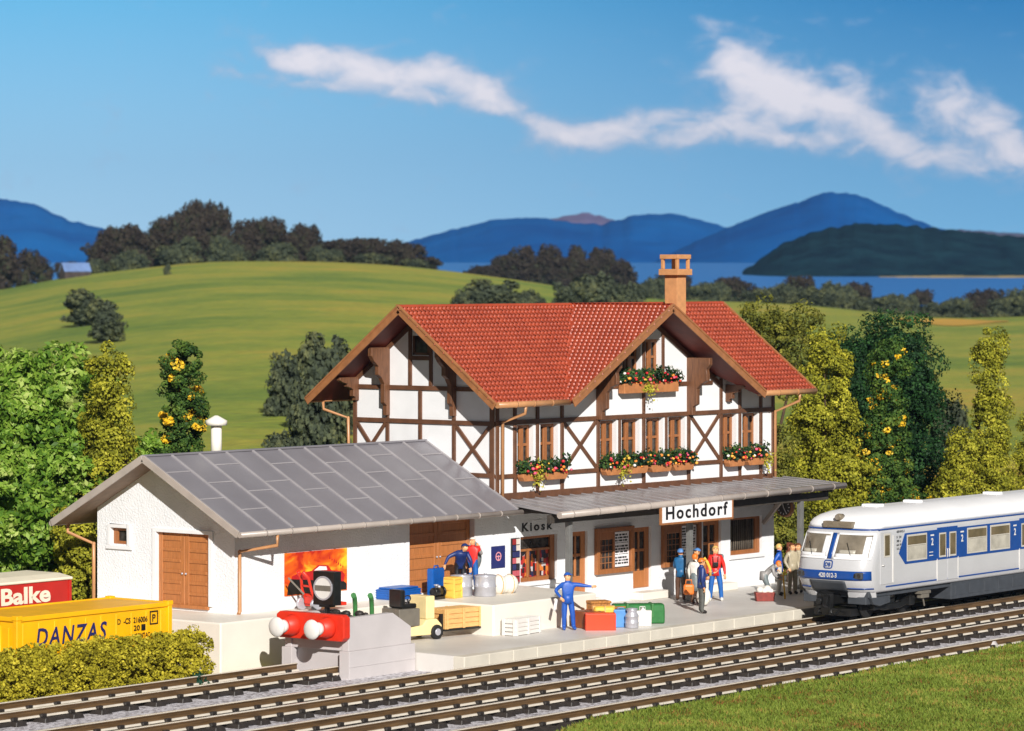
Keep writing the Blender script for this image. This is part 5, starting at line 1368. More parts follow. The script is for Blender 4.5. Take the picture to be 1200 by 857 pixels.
# cab door
g = MB(); side_box(g, .98, 1.72, 1.12, 2.84, 0, .012); cd = g.build('cab_door', M['trainwhite'], body, bevel=.015)
g = MB(); side_box(g, 1.2, 1.62, 2.0, 2.78, 0, .018); w_ = g.build('window', M['windtrim'], cd, bevel=.01); g = MB(); side_box(g, 1.26, 1.56, 2.06, 2.72, 0, .022); g.build('pane', M['trainglass'], w_)
g = MB(); g.tube([(1.08, hs-.01, 1.75), (1.08, hs-.04, 1.75), (1.2, hs-.04, 1.75)], .02, 6); g.build('handle', M['offwhite'], cd)
g = MB(); g.box(1.76, 1.785, hs-.03, hs, 1.15, 2.7); g.build('handrail', M['offwhite'], body)
for k, s_ in enumerate(('420 012-3', 'S  24', '38 t', '64 P', '23,3')):
    text('side_inscription', s_, (2.02, hs-.012, 2.72-.13*k+(.05 if k == 0 else 0)), (1, 0, 0), (0, 0, 1), (.5, .3, .26, .3, .28)[k], .075, M['ink'], body, .004)
# lower front and underframe
g = MB()
for (t0, t1) in ((-1, -.42), (.5, 1)):
    v = []
    for z in (.9, .72):
        for k in range(7):
            t = t0+(t1-t0)*k/6; p = front_pt(t, .9, .0); v.append((p[0]+(.08 if z < .8 else .0), p[1]*(1 if z > .8 else .98), z))
    for z in (.72, .9):
        for k in range(7):
            t = t0+(t1-t0)*k/6; p = front_pt(t, .9, .0); v.append((p[0]+.3, p[1]*.9, z))
    n = 7; f = []
    for j in range(3):
        for k in range(6): f.append((j*n+k, j*n+k+1, (j+1)*n+k+1, (j+1)*n+k))
    f += [(0, 7, 14, 21), (6, 13, 20, 27)]
    g.add(v, f)
g.build('front_apron', M['trainwhite'], train, fix=True)
g = MB(); g.box(.5, TL, -1.26, 1.26, .72, .93); g.box(.42, 1.5, -1.2, -.5, .5, .74); g.box(.42, 1.5, .55, 1.2, .5, .74)
g.box(5.75, 15.0, -1.33, 1.33, .3, .9); g.prism([(.55, .72), (1.1, .72), (1.75, .72), (1.75, .5), (1.1, .42), (.7, .5)], lambda a, b, w: (a, w, b), -1.33, -1.2)
g.build('underframe', M['traindark'], train, bevel=.02)
g = MB()
for k in range(9): g.box(6.0+k*1.0, 6.7+k*1.0, -1.345, -1.32, .42, .78)
g.build('equipment_panel', M['traindark'], train, bevel=.02)
g = MB(); g.box(3.7, 4.35, -1.36, -1.1, .62, .72); g.box(3.78, 4.27, -1.34, -1.15, .48, .62); g.bar((4.0, -1.25, .48), (4.1, -1.25, .2), .05, .05); g.build('axle_box', M['greybox'], train, bevel=.015)
for bx_ in (2.3, 17.4):
    bo = MB()
    for s_ in (-1, 1):
        bo.prism([(-1.55, .5), (-1.2, .62), (-.5, .42), (.5, .42), (1.2, .62), (1.55, .5), (1.2, .36), (.5, .22), (-.5, .22), (-1.2, .36)], lambda a, b, w: (bx_+a, w, b), s_*1.02-.06, s_*1.02+.06)
        for d_ in (-1.15, 1.15): bo.box(bx_+d_-.16, bx_+d_+.16, s_*1.05-.12, s_*1.05+.12, .28, .58)
    bo.box(bx_-.3, bx_+.3, -1.0, 1.0, .3, .55)
    bg = bo.build('bogie', M['black'], train, bevel=.02, segs=1)
    for d_ in (-1.15, 1.15):
        for s_ in (-1, 1):
            g = MB(); wheel(g, (bx_+d_, s_*.76, .42), .42, .13); g.build('wheel', M['blackmat'], bg)
g = MB(); g.box(-.1, .9, -.18, .18, .5, .78); g.box(-.28, -.05, -.26, .26, .38, .86); g.lathe([(.1, -.1), (.16, .12)], (-.32, .1, .62), 12, 'x'); g.prism([(-.45, .5), (-.28, .4), (-.28, .84), (-.4, .74)], lambda a, b, w: (a, w, b), -.22, -.06)
g.tube([(-.1, -.2, .42), (-.2, -.24, .24), (0, -.28, .16), (.3, -.26, .3)], .04, 8); g.tube([(-.1, .2, .42), (-.2, .26, .22), (.05, .28, .18)], .04, 8); g.box(.3, 1.1, -.7, .7, .1, .34)
g.build('coupler', M['black'], train, bevel=.025)

# ================================================================== CONTAINERS
cy = thing('yellow_container', 'yellow freight container lettered DANZAS behind the hedge', 'container', (-22.75, -1.85, -1.3), .015)
CLn, CWd, CH = 6.1, 2.5, 2.6
g = MB(); g.box(.06, CLn-.06, .05, CWd-.05, .12, CH-.12)
k = 0
while k*.3 < CLn-.5:
    xx = .25+k*.3; k += 1
    if k % 2: g.box(xx, xx+.14, .03, .06, .2, CH-.2)
g.build('panels', M['contyellow'], cy, bevel=.012, segs=1)
g = MB()
for xx in (0, CLn-.16):
    for yy in (0, CWd-.16): g.box(xx, xx+.16, yy, yy+.16, 0, CH)
for zz in (0, CH-.14):
    for yy in (.005, CWd-.125): g.box(.16, CLn-.16, yy, yy+.12, zz+.003, zz+.137)
    for xx in (.004, CLn-.124): g.box(xx, xx+.12, .16, CWd-.16, zz+.006, zz+.134)
for xx in (-.02, CLn-.2):
    for yy in (-.02, CWd-.2): g.box(xx, xx+.22, yy, yy+.22, CH-.1, CH+.03)
g.build('frame', M['contyellow'], cy, bevel=.015, segs=1)
g = MB(); g.box(.1, CLn-.1, .1, CWd-.1, CH-.1, CH-.03); g.build('roof', M['contyellow'], cy)
g = MB(); g.box(-.03, .03, .3, CWd/2-.03, .3, CH-.3); g.box(-.03, .03, CWd/2+.03, CWd-.3, .3, CH-.3); e_ = g.build('end_door', M['contyellow'], cy, bevel=.015)
g = MB()
for yy in (.6, 1.0, 1.5, 1.9): g.tube([(-.05, yy, .25), (-.05, yy, CH-.25)], .022, 8)
g.build('lock_bar', M['contyellow'], e_)
text('lettering', 'DANZAS', (.75, .022, 1.74), (1, 0, 0), (0, 0, 1), 2.72, .5, M['navyink'], cy, .012, shear=.18, bold=.012, space=1.2)
text('lettering', 'D  -CS  216006', (3.9, .024, 2.1), (1, 0, 0), (0, 0, 1), 1.2, .16, M['ink'], cy, .008, bold=.008)
text('lettering', '20', (4.55, .024, 1.88), (1, 0, 0), (0, 0, 1), .24, .15, M['ink'], cy, .008, bold=.008)
text('lettering', 'CONTAC', (4.6, .024, 1.66), (1, 0, 0), (0, 0, 1), .6, .14, M['ink'], cy, .008, bold=.008)
text('lettering', 'P', (5.3, .024, 2.09), (1, 0, 0), (0, 0, 1), .13, .2, M['ink'], cy, .008, bold=.008)
g = MB()
for (a, b, c, d) in ((5.2, 5.53, 2.36, 2.39), (5.2, 5.53, 2.01, 2.04), (5.2, 5.23, 2.04, 2.36), (5.5, 5.53, 2.04, 2.36), (4.86, 5.02, 1.87, 2.04)): g.box(a, b, .014, .026, c, d)
g.build('code_box', M['ink'], cy)
cr_ = thing('red_container', 'red freight container with a cream roof lettered Balke', 'container', (-21.7, 3.25, -1.2), .01)
g = MB(); g.box(0, 5.9, 0, 2.45, 0, 2.8); g.build('panels', M['contred'], cr_, bevel=.02)
g = MB(); g.prism([(-.05, 2.8), (2.5, 2.8), (2.5, 2.88), (1.9, 2.97), (.5, 2.97), (-.05, 2.88)], lambda a, b, w: (w, a, b), -.05, 5.95); g.build('roof', M['contcream'], cr_, bevel=.03)
g = MB()
for xx in (0, 5.82): g.box(xx-.02, xx+.1, -.025, .05, 0, 2.78)
g.box(5.9, 5.93, .1, 1.2, .1, 2.4); g.box(5.9, 5.93, 1.25, 2.35, .1, 2.4); g.build('door', M['contred'], cr_, bevel=.01)
text('lettering', 'Balke', (3.08, -.004, 2.2), (1, 0, 0), (0, 0, 1), 1.98, .5, M['contcream'], cr_, .012, bold=.03)

# ================================================================== HEDGE, TREES
LM = dict(
    bright=leaf_mat('bright_green_leaves', [S(40, 70, 18), S(92, 130, 40), S(142, 174, 64), S(196, 210, 122)], .5, .9, .35),
    olive=leaf_mat('olive_yellow_foliage', [S(72, 78, 20), S(142, 142, 36), S(196, 188, 62)], .7, 1.4, .15),
    olive2=leaf_mat('darker_olive_foliage', [S(58, 66, 24), S(106, 108, 36), S(148, 142, 52)], .7, 1.4, .15),
    dark=leaf_mat('dark_green_foliage', [S(10, 30, 14), S(26, 58, 26), S(54, 94, 42)], .65, 1.2, .12),
    mid=leaf_mat('mid_green_foliage', [S(26, 54, 22), S(64, 94, 34), S(104, 124, 46)], .65, 1.6, .15),
    hedge=leaf_mat('hedge_foliage', [S(104, 98, 22), S(170, 160, 40), S(216, 200, 64)], .7, 1.7, .15),
    yellow=leaf_mat('yellow_flowers', [S(206, 160, 24), S(240, 196, 36), S(250, 220, 90)], .6, 2, .2),
    far=leaf_mat('far_tree_leaves', [S(48, 56, 46), S(70, 78, 58), S(106, 108, 68)], .8, .35, .05),
    farbrown=leaf_mat('far_dark_wood_leaves', [S(44, 36, 32), S(58, 50, 40), S(56, 74, 44)], .8, .25, .05),
    shrub=leaf_mat('small_dark_shrub', [S(10, 46, 34), S(20, 74, 52)], .6, 2, .1))
# hedge
hd = thing('hedge', 'long clipped olive green hedge in front of the yellow container', 'hedge', (-22.8, -2.75, ZG), .03)
rs = np.random.RandomState(3)
bl = [(x, 0, .75, .5, .5, .86) for x in np.arange(-8.5, 6.3, .3)]
p, nn = crown_points(bl, 2500, 60, .15, rs, fill=.1); p = p[p[:, 2] > 0]; nn = nn[:len(p)]
leaf_cloud('foliage', p, nn, .07, LM['hedge'], hd, 1.2, rs)
g = MB(); 
for k in range(15):
    x = -8.3+k*1.02; g.tube([(x, 0, -.1), (x+.05, .03, .5), (x-.1, 0, 1.1)], [.05, .04, .02], 6)
g.build('stems', M['bark'], hd)
sh = thing('small_shrub', 'tiny dark green shrub at the right foot of the hedge', 'shrub', (-17.4, -3.45, ZG))
p, nn = crown_points([(0, 0, .25, .4, .25, .22)], 40, 40, .12, rs); leaf_cloud('foliage', p, nn, .07, LM['shrub'], sh, 1.2, rs)
g = MB(); g.tube([(0, 0, -.05), (0, 0, .3)], [.03, .015], 6); g.build('stem', M['bark'], sh)

def column(h, r, n=9, seed=0, taper=.45, z0=.6):
    r_ = np.random.RandomState(seed); out = []
    for i in range(n):
        t = i/(n-1); rr = r*(1-taper*t)*r_.uniform(.8, 1.12)
        out.append((r_.uniform(-.2, .2)*r, r_.uniform(-.2, .2)*r, z0+t*(h-z0-rr*.6), rr, rr, h/n*.95))
    return out
def round_crown(w, z0, h, n, seed):
    r_ = np.random.RandomState(seed); out = [(0, 0, z0+h*.5, w*.34, w*.34, h*.42)]
    for i in range(n):
        a = r_.uniform(0, 2*PI); q = r_.uniform(.25, .9); z = z0+h*r_.uniform(.12, .92)
        lim = math.sqrt(max(.05, 1-((z-z0-h*.5)/(h*.55))**2))
        s_ = r_.uniform(.13, .22)*w
        out.append((math.cos(a)*q*lim*w*.38, math.sin(a)*q*lim*w*.38, z, s_, s_, s_*.85))
    return out
# left of and behind the shed
tree('leafy_tree', 'large bright green leafy tree at the left edge behind the containers', 'tree', (-9.0, 13.0, -1.2), round_crown(9.8, .4, 8.4, 34, 4), LM['bright'], 1700, 100, .42, .12, 11, 5.5, .22, 1.9)
tree('leafy_tree', 'lower bright green leafy tree between the olive column and the flowering tree', 'tree', (-4.4, 12.2, -1.2), round_crown(5.4, .8, 5.7, 18, 6), LM['bright'], 620, 95, .36, .115, 12, 4, .16, 1.9)
tree('column_tree', 'tall olive yellow column-shaped tree behind the shed gable', 'tree', (-8.3, 9.3, -1.1), column(9.0, 1.3, 11, 21, .5)+[(-.9, -.3, 2.5, .9, .9, 1.6), (-1.2, -.8, 1.4, .8, .8, 1.2), (.9, .3, 2.6, .8, .8, 1.5)], LM['olive'], 480, 120, .31, .085, 13, 6, .14, 1.2)
tree('flowering_tree', 'slim dark tree with yellow flowers beside the shed roof vent', 'tree', (-3.95, 10.3, -1.1), column(9.1, .82, 12, 31, .2), LM['mid'], 460, 80, .21, .085, 14, 6, .1, 1.2, extra=(LM['yellow'], 60, 60, .2, .11, 'flowers'))
tree('shrub_tree', 'olive bush in the gap between the shed gable and the red container', 'bush', (-10.6, 8.6, -1.2), column(4.2, .9, 7, 33, .4, .3), LM['olive'], 280, 90, .25, .085, 15, 2.6, .1, 1.2)
# right of the house
tree('open_tree', 'thin-crowned olive tree rising behind the roof end', 'tree', (33.3, 12.0, -1.1), round_crown(4.2, 6.3, 4.2, 16, 8), LM['olive2'], 240, 60, .28, .09, 16, 8.2, .17, 1.3)
tree('column_tree', 'broad yellow-olive tree next to the house corner', 'tree', (26.1, 4.6, -1.1), column(9.3, 1.7, 10, 22, .42)+[(1.0, -.6, 3.2, 1.0, 1.0, 1.6), (1.5, -.8, 1.6, 1.2, 1.2, 1.5), (-1.2, .2, 4.0, 1.0, 1.0, 1.6)], LM['olive'], 620, 120, .34, .09, 17, 6.5, .18, 1.2)
tree('column_tree', 'darker olive bush low behind the canopy post', 'tree', (21.4, 4.2, -1.1), column(5.8, 1.7, 7, 24, .3, .3), LM['olive2'], 300, 110, .34, .09, 18, 3.5, .14, 1.2)
tree('dark_tree', 'big dark green round tree behind the yellow flowering one', 'tree', (35.6, 8.6, -1.1), round_crown(7.7, .0, 10.2, 40, 9), LM['dark'], 1000, 140, .46, .1, 19, 6.5, .25, 1.2)
tree('flowering_tree', 'green shrubby tree dotted with yellow flowers in front of the dark tree', 'tree', (28.0, 3.2, -1.1), column(8.7, 1.15, 10, 35, .5)+[(1.2, -.4, 1.9, 1.25, 1.1, 1.2), (-1.2, -.2, 1.6, 1.1, 1.1, 1.3)], LM['mid'], 440, 100, .32, .09, 20, 6, .13, 1.2, extra=(LM['yellow'], 190, 30, .13, .09, 'flowers'))
tree('column_tree', 'tall slender yellow-olive tree standing alone near the right edge', 'tree', (35.7, 3.2, -1.1), column(9.2, 1.05, 12, 27, .4)+[(.3, 0, 1.6, 1.3, 1.3, 1.6)], LM['olive'], 460, 120, .31, .085, 23, 6.5, .15, 1.2)
tree('column_tree', 'short yellow-olive tree left of the tall slender one', 'tree', (33.2, 3.0, -1.1), column(4.9, 1.1, 6, 28, .5, .4), LM['olive'], 240, 110, .31, .085, 24, 3, .1, 1.2)
tree('column_tree', 'yellow-olive tree cut off by the right edge of the picture', 'tree', (38.2, 2.4, -1.1), column(6.3, 1.2, 8, 29, .45, .4), LM['olive'], 300, 110, .31, .085, 25, 4, .12, 1.2)

# foreground grass
gv = MB()
ga = [(-22.5, -19.6), (-19.5, -18.3), (-17.3, -17.5), (-14, yline(-16.85, -14)), (-6, yline(-16.75, -6)), (20, yline(-16.65, 20)), (48, yline(-16.6, 48)), (60, -45), (-45, -45), (-30, -24)]
gv.prism(ga, lambda a, b, w: (a, b, w), ZG-.1, -.76)
m_, nt, bs = new_mat('grass_soil')
tc = N(nt, 'ShaderNodeTexCoord'); no = N(nt, 'ShaderNodeTexNoise'); no.inputs['Scale'].default_value = 1.1; no.inputs['Detail'].default_value = 5
cr = N(nt, 'ShaderNodeValToRGB'); el = cr.color_ramp.elements; el[0].position = .35; el[0].color = S(70, 92, 30); el[1].position = .7; el[1].color = S(130, 108, 46); e_ = el.new(.5); e_.color = S(96, 116, 42)
nt.links.new(tc.outputs['Object'], no.inputs['Vector']); nt.links.new(no.outputs['Fac'], cr.inputs[0]); nt.links.new(cr.outputs[0], bs.inputs['Base Color']); bs.inputs['Roughness'].default_value = .9
verge = tag(gv.build('grass_verge', m_, bevel=.12), kind='structure')
rs = np.random.RandomState(77)
def in_poly(px, py, poly):
    c = np.zeros(len(px), bool); n = len(poly)
    for i in range(n):
        (x1, y1), (x2, y2) = poly[i], poly[(i+1) % n]
        cond = ((y1 > py) != (y2 > py)) & (px < (x2-x1)*(py-y1)/(y2-y1+1e-12)+x1); c ^= cond
    return c
n = 300000
gx, gy = rs.uniform(-26, 40, n), rs.uniform(-27.5, -14.3, n)
k = in_poly(gx, gy, ga); gx, gy = gx[k], gy[k]; n = len(gx)
hgt = rs.uniform(.05, .13, n)*(1+.3*np.sin(gx*.9)*np.cos(gy*1.3)); ang = rs.uniform(0, 2*PI, n); wd = rs.uniform(.02, .042, n)
ln = rs.normal(0, .06, (n, 2))
b0 = np.stack([gx-np.cos(ang)*wd, gy-np.sin(ang)*wd, np.full(n, -.78)], 1); b1_ = np.stack([gx+np.cos(ang)*wd, gy+np.sin(ang)*wd, np.full(n, -.78)], 1)
tp = np.stack([gx+ln[:, 0], gy+ln[:, 1], -.76+hgt], 1)
v = np.stack([b0, b1_, tp], 1).reshape(-1, 3)
me = bpy.data.meshes.new('grass'); me.vertices.add(3*n); me.vertices.foreach_set('co', v.ravel()); me.loops.add(3*n); me.loops.foreach_set('vertex_index', np.arange(3*n))
me.polygons.add(n); me.polygons.foreach_set('loop_start', np.arange(n)*3); me.polygons.foreach_set('loop_total', np.full(n, 3))
me.materials.append(leaf_mat('grass_blades', [S(158, 110, 60), S(96, 112, 36), S(122, 142, 52), S(140, 150, 62), S(176, 132, 74)], .7, .8, .25)); me.update(calc_edges=True)
go = bpy.data.objects.new('grass', me); COL.objects.link(go); tag(go, kind='stuff')

# ================================================================== LAND BEHIND
def interp(tab, u):
    if u <= tab[0][0]: return tab[0][1]
    for (a, b), (c, d) in zip(tab, tab[1:]):
        if u <= c: return b+(d-b)*(u-a)/(c-a)
    return tab[-1][1]
DC = 700.0
CREST = [(-900, 352), (-200, 350), (0, 343), (60, 326), (110, 321), (190, 312), (240, 306), (400, 307), (500, 314), (560, 322), (640, 333), (740, 350), (860, 354), (930, 356), (1100, 374), (1200, 371), (1500, 365), (2200, 360)]
def smooth_crest(u):
    return sum(interp(CREST, u+o) for o in (-40, -20, 0, 20, 40))/5
def ground_h(u, d):
    if d < 128: return ZG-.12
    hc = far_z(smooth_crest(u), DC)
    if d <= DC:
        t = (d-128)/(DC-128); return (ZG-.12)+(hc-(ZG-.12))*(t**.93)
    t = min(1, (d-DC)/140); return hc-(hc+14)*(t*t*(3-2*t))
us = list(np.linspace(-1500, 2700, 121)); ds = [20, 50, 80, 105, 120, 128, 136, 150, 170, 195, 225, 260, 300, 345, 395, 450, 510, 570, 630, 675, 700, 730, 770, 840]
def sheet(name, us, ds, hf, m):
    b = MB(); n = len(us); v = []
    for d in ds:
        for u in us:
            p = far_point(u, d); v.append((p.x, p.y, hf(u, d)))
    b.add(v, [(j*n+i, j*n+i+1, (j+1)*n+i+1, (j+1)*n+i) for j in range(len(ds)-1) for i in range(n-1)], 0, True)
    return b.build(name, m, fix=False)
m_, nt, bs = new_mat('meadow_grass')
tc = N(nt, 'ShaderNodeTexCoord'); mp = N(nt, 'ShaderNodeMapping'); mp.inputs['Rotation'].default_value = (0, 0, -TH); mp.inputs['Scale'].default_value = (.022, .075, .02)
# bands of mown and unmown grass run across the slope
no = N(nt, 'ShaderNodeTexNoise'); no.inputs['Scale'].default_value = .9; no.inputs['Detail'].default_value = 9; no.inputs['Roughness'].default_value = .76; no.inputs['Distortion'].default_value = 0
mp.inputs['Scale'].default_value = (.017, .021, .02)
cr = N(nt, 'ShaderNodeValToRGB'); el = cr.color_ramp.elements
el[0].position = .34; el[0].color = S(90, 120, 34); el[1].position = .70; el[1].color = S(202, 150, 54)
for ps_, c in ((.43, S(120, 140, 40)), (.52, S(148, 154, 48)), (.60, S(172, 158, 52))): e_ = el.new(ps_); e_.color = c
n2 = N(nt, 'ShaderNodeTexNoise'); n2.inputs['Scale'].default_value = .9; n2.inputs['Detail'].default_value = 6
mx = N(nt, 'ShaderNodeMix', data_type='RGBA', blend_type='MULTIPLY'); mx.inputs[0].default_value = .5
mr_ = N(nt, 'ShaderNodeMapRange'); mr_.inputs[1].default_value = .3; mr_.inputs[2].default_value = .7; mr_.inputs[3].default_value = .55; mr_.inputs[4].default_value = 1.15
nt.links.new(tc.outputs['Object'], mp.inputs[0]); nt.links.new(mp.outputs[0], no.inputs['Vector']); nt.links.new(no.outputs['Fac'], cr.inputs[0])
nt.links.new(tc.outputs['Object'], n2.inputs['Vector']); nt.links.new(n2.outputs['Fac'], mr_.inputs[0])
nt.links.new(cr.outputs[0], mx.inputs[6]); nt.links.new(mr_.outputs[0], mx.inputs[7]); nt.links.new(mx.outputs[2], bs.inputs['Base Color']); bs.inputs['Roughness'].default_value = .9
bp = N(nt, 'ShaderNodeBump'); bp.inputs['Strength'].default_value = .6; bp.inputs['Distance'].default_value = .5; nt.links.new(n2.outputs['Fac'], bp.inputs['Height']); nt.links.new(bp.outputs[0], bs.inputs['Normal'])
tag(sheet('ground', us, ds, ground_h, m_), kind='structure')
fld = MB(); fu = np.linspace(1045, 1182, 24); fd = (618, 640, 662, 684); vv_ = []
for j, d in enumerate(fd):
    for u in fu:
        e = .5-.5*math.cos(2*PI*min(1, max(0, (u-1045)/137))); dd = 651+(d-651)*(.15+.85*e); p = far_point(u, dd); vv_.append((p.x, p.y, ground_h(u, dd)+.12))
fld.add(vv_, [(j*24+i, j*24+i+1, (j+1)*24+i+1, (j+1)*24+i) for j in range(3) for i in range(23)], 0, True)
tag(fld.build('stubble_field', mat('golden_stubble', S(206, 160, 52), .9, .12, .05), fix=False), kind='structure')
# far valley floor, lake and mountains
m2 = mat('far_valley_floor', S(96, 106, 60), .9, .2, .01)
tag(sheet('valley_floor', list(np.linspace(-1500, 2700, 60)), [790, 1000, 1400, 1800, 2400, 3200, 4300], lambda u, d: far_z(346, 850)-2.2+max(0, d-850)*.0093 if d > 800 else -12, m2), kind='structure')
m3, nt, bs = new_mat('blue_lake_water')
bs.inputs['Base Color'].default_value = S(24, 118, 200); bs.inputs['Roughness'].default_value = .35
no = N(nt, 'ShaderNodeTexNoise'); no.inputs['Scale'].default_value = .15; bs.inputs['Specular IOR Level'].default_value = .2; bp = N(nt, 'ShaderNodeBump'); bp.inputs['Strength'].default_value = .15; nt.links.new(no.outputs['Fac'], bp.inputs['Height']); nt.links.new(bp.outputs[0], bs.inputs['Normal'])
tag(sheet('lake', list(np.linspace(-1500, 2700, 80)), [712, 830, 1000, 1300, 1700, 2050], lambda u, d: far_z(346, 850)+(d-850)*.0093, m3), kind='structure')
def ridge(name, prof, d, base_v, m, depth=260, seed=0, rough=1.5, step=4):
    """a mountain whose crest stands d metres away; profile given as bearing and height marks"""
    r_ = np.random.RandomState(seed)
    u0, u1 = prof[0][0], prof[-1][0]; us = np.arange(u0, u1+step, step); zb = far_z(base_v, d)-4
    rows = 13; b = MB(); v = []
    ph = r_.uniform(0, 6.3, 12)
    for j in range(rows):
        s_ = (j-(rows-1)/2)/((rows-1)/2)
        for u in us:
            zt = far_z(interp(prof, u), d)
            fall = max(0, 1-abs(s_)**1.25)
            p = far_point(u, d+s_*depth)
            q = Vector((p.x, p.y, seed*311.0))
            nz = (mnoise.fractal(q*.0045, 1.0, 2.0, 5)*.22+mnoise.fractal(q*.018, 1.0, 2.0, 4)*.07)*(zt-zb)
            edge = mnoise.fractal(Vector((u*.09, seed*7.0, 0)), 1.0, 2.0, 4)*rough*d/3000*.9
            v.append((p.x, p.y, zb+(zt-zb)*fall+nz*fall*(1-fall**3)*1.6+edge*fall))
    n = len(us)
    b.add(v, [(j*n+i, j*n+i+1, (j+1)*n+i+1, (j+1)*n+i) for j in range(rows-1) for i in range(n-1)], 0, True)
    return tag(b.build(name, m, fix=False), kind='structure')
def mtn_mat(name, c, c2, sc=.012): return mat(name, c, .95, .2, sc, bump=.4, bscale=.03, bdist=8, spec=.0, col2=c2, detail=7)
MT = mtn_mat('haze_blue_wooded_mountain', S(6, 92, 164), S(2, 72, 142))  # blue of the distant air painted into this and the next mountain colour
MT2 = mtn_mat('haze_blue_far_mountain', S(14, 98, 170), S(8, 80, 152))
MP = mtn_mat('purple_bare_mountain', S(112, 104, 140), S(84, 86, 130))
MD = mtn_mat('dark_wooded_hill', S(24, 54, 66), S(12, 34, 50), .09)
ridge('mountain', [(-700, 262), (-300, 240), (-60, 233), (0, 233), (40, 239), (80, 258), (125, 269), (200, 290), (300, 316)], 2500, 322, MT2, 330, 1)
ridge('mountain', [(420, 302), (475, 284), (520, 272), (580, 257), (630, 255), (680, 262), (705, 263), (745, 252), (790, 250), (840, 263), (900, 282), (990, 310)], 2500, 320, MT, 330, 2)
ridge('mountain', [(590, 280), (640, 257), (690, 249), (718, 258), (800, 292)], 3300, 318, MP, 300, 3)
ridge('mountain', [(740, 318), (800, 290), (850, 268), (900, 248), (945, 234), (962, 226), (995, 226), (1020, 234), (1055, 250), (1095, 266), (1150, 284), (1220, 312)], 2300, 322, MT, 330, 4)
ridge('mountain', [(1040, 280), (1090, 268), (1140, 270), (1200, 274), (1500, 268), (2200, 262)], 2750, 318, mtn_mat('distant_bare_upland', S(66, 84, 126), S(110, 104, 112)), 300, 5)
ridge('hill', [(870, 318), (890, 304), (920, 284), (960, 270), (1000, 262), (1060, 264), (1120, 270), (1200, 278), (1500, 276), (1900, 300)], 1400, 328, MD, 150, 6, 2.5)
m4 = mat('pale_lake_shore', S(190, 168, 110), .9, .3, .05)
b = MB(); 
for k in range(24):
    ua, ub = 1010+k*20, 1010+(k+1)*20; wv = 2.0+2.2*min(1, k/3)*(.8+.2*math.sin(k*1.7))
    q = [far_point(ua, 1200, far_z(329, 1200)), far_point(ub, 1200, far_z(329, 1200)), far_point(ub, 1270, far_z(326.2-wv*.8, 1270)), far_point(ua, 1270, far_z(326.2-wv*.8, 1270))]
    b.add(q, [(0, 1, 2, 3)])
tag(b.build('lake_shore', m4, fix=False), kind='structure')

# distant trees: four crown shapes, then copies
def far_crown(seed, m, w, h, nc=170, nl=34, size=.36):
    rs = np.random.RandomState(seed); p, nn = crown_points(round_crown(w, .0, h, 12, seed), nc, nl, w*.085, rs)
    o = leaf_cloud('distant_tree', p, nn, size, m, None, 1.2, rs); return o
protos = [far_crown(51, LM['far'], 6, 6), far_crown(52, LM['far'], 7, 5), far_crown(53, LM['farbrown'], 7, 7), far_crown(54, LM['farbrown'], 8, 6)]
used = set()
def far_tree(kind, u, d, v_base, v_top, width_px, label, group, name='distant_tree', z_sink=.4):
    h_m = (v_base-v_top)*d/FPX; w_m = width_px*d/FPX
    o = protos[kind]
    if kind in used: o = o.copy(); COL.objects.link(o)
    used.add(kind); o.name = name
    ow, oh = ((6, 6), (7, 5), (7, 7), (8, 6))[kind]
    p = far_point(u, d, far_z(v_base, d)-z_sink); o.location = p
    o.scale = (w_m/ow*1.05, w_m/ow*1.05, h_m/oh*1.02); o.rotation_euler = (0, 0, rnd.uniform(0, 6.3))
    return tag(o, label, 'tree', group)
# wood on the left skyline
WT = [(106, 296), (112, 274), (150, 260), (185, 260), (205, 246), (235, 232), (262, 246), (285, 258), (320, 252), (345, 261), (375, 266), (410, 278), (432, 275), (470, 280), (495, 288), (510, 300)]
for i in range(64):
    u = 112+(504-112)*((i*0.618034) % 1.0); top = interp(WT, u); base = smooth_crest(u)+2
    row = i % 3
    if row == 0: far_tree(0 if i % 2 else 1, u, 706, base, base-(base-top)*rnd.uniform(.35, .55), rnd.uniform(26, 40), 'rounded dark tree of the wood on the left skyline', 'trees of the skyline wood')
    elif row == 1: far_tree(2, u, 712, base, base-(base-top)*rnd.uniform(.66, .86), rnd.uniform(30, 44), 'rounded dark tree of the wood on the left skyline', 'trees of the skyline wood')
    else: far_tree(3, u, 720, base+1, top+rnd.uniform(0, 3), rnd.uniform(30, 44), 'rounded dark tree of the wood on the left skyline', 'trees of the skyline wood')
for (u, top, w_) in ((236, 238, 46), (214, 250, 40), (258, 250, 42), (318, 257, 44), (150, 264, 54), (440, 279, 50), (128, 270, 36)):
    far_tree(3, u, 716, smooth_crest(u)+2, top, w_, 'rounded dark tree of the wood on the left skyline', 'trees of the skyline wood')
for (u, top, w_, base) in ((4, 276, 46, 346), (28, 292, 36, 338), (50, 300, 32, 332), (-20, 280, 50, 350), (90, 305, 30, 326), (75, 306, 22, 328)):
    far_tree(2 if u < 20 else 3, u, 704, base, top, w_, 'dark tree at the left end of the meadow crest', 'trees at the left picture edge')
# wooded knoll behind the roof
KN = [(540, 322), (560, 312), (585, 298), (620, 287), (660, 284), (700, 288), (725, 298), (748, 318)]
for i in range(34):
    u = 545+(745-545)*((i*.618034) % 1.0); top = interp(KN, u); base = 331+(u-540)*.05
    f = (.45, .75, 1.0)[i % 3]
    far_tree(2+(i % 2), u, 800+10*(i % 3), base, base-(base-top)*f*rnd.uniform(.94, 1.02), rnd.uniform(30, 46), 'dark brownish tree of the wooded knoll above the station roof', 'trees of the wooded knoll')
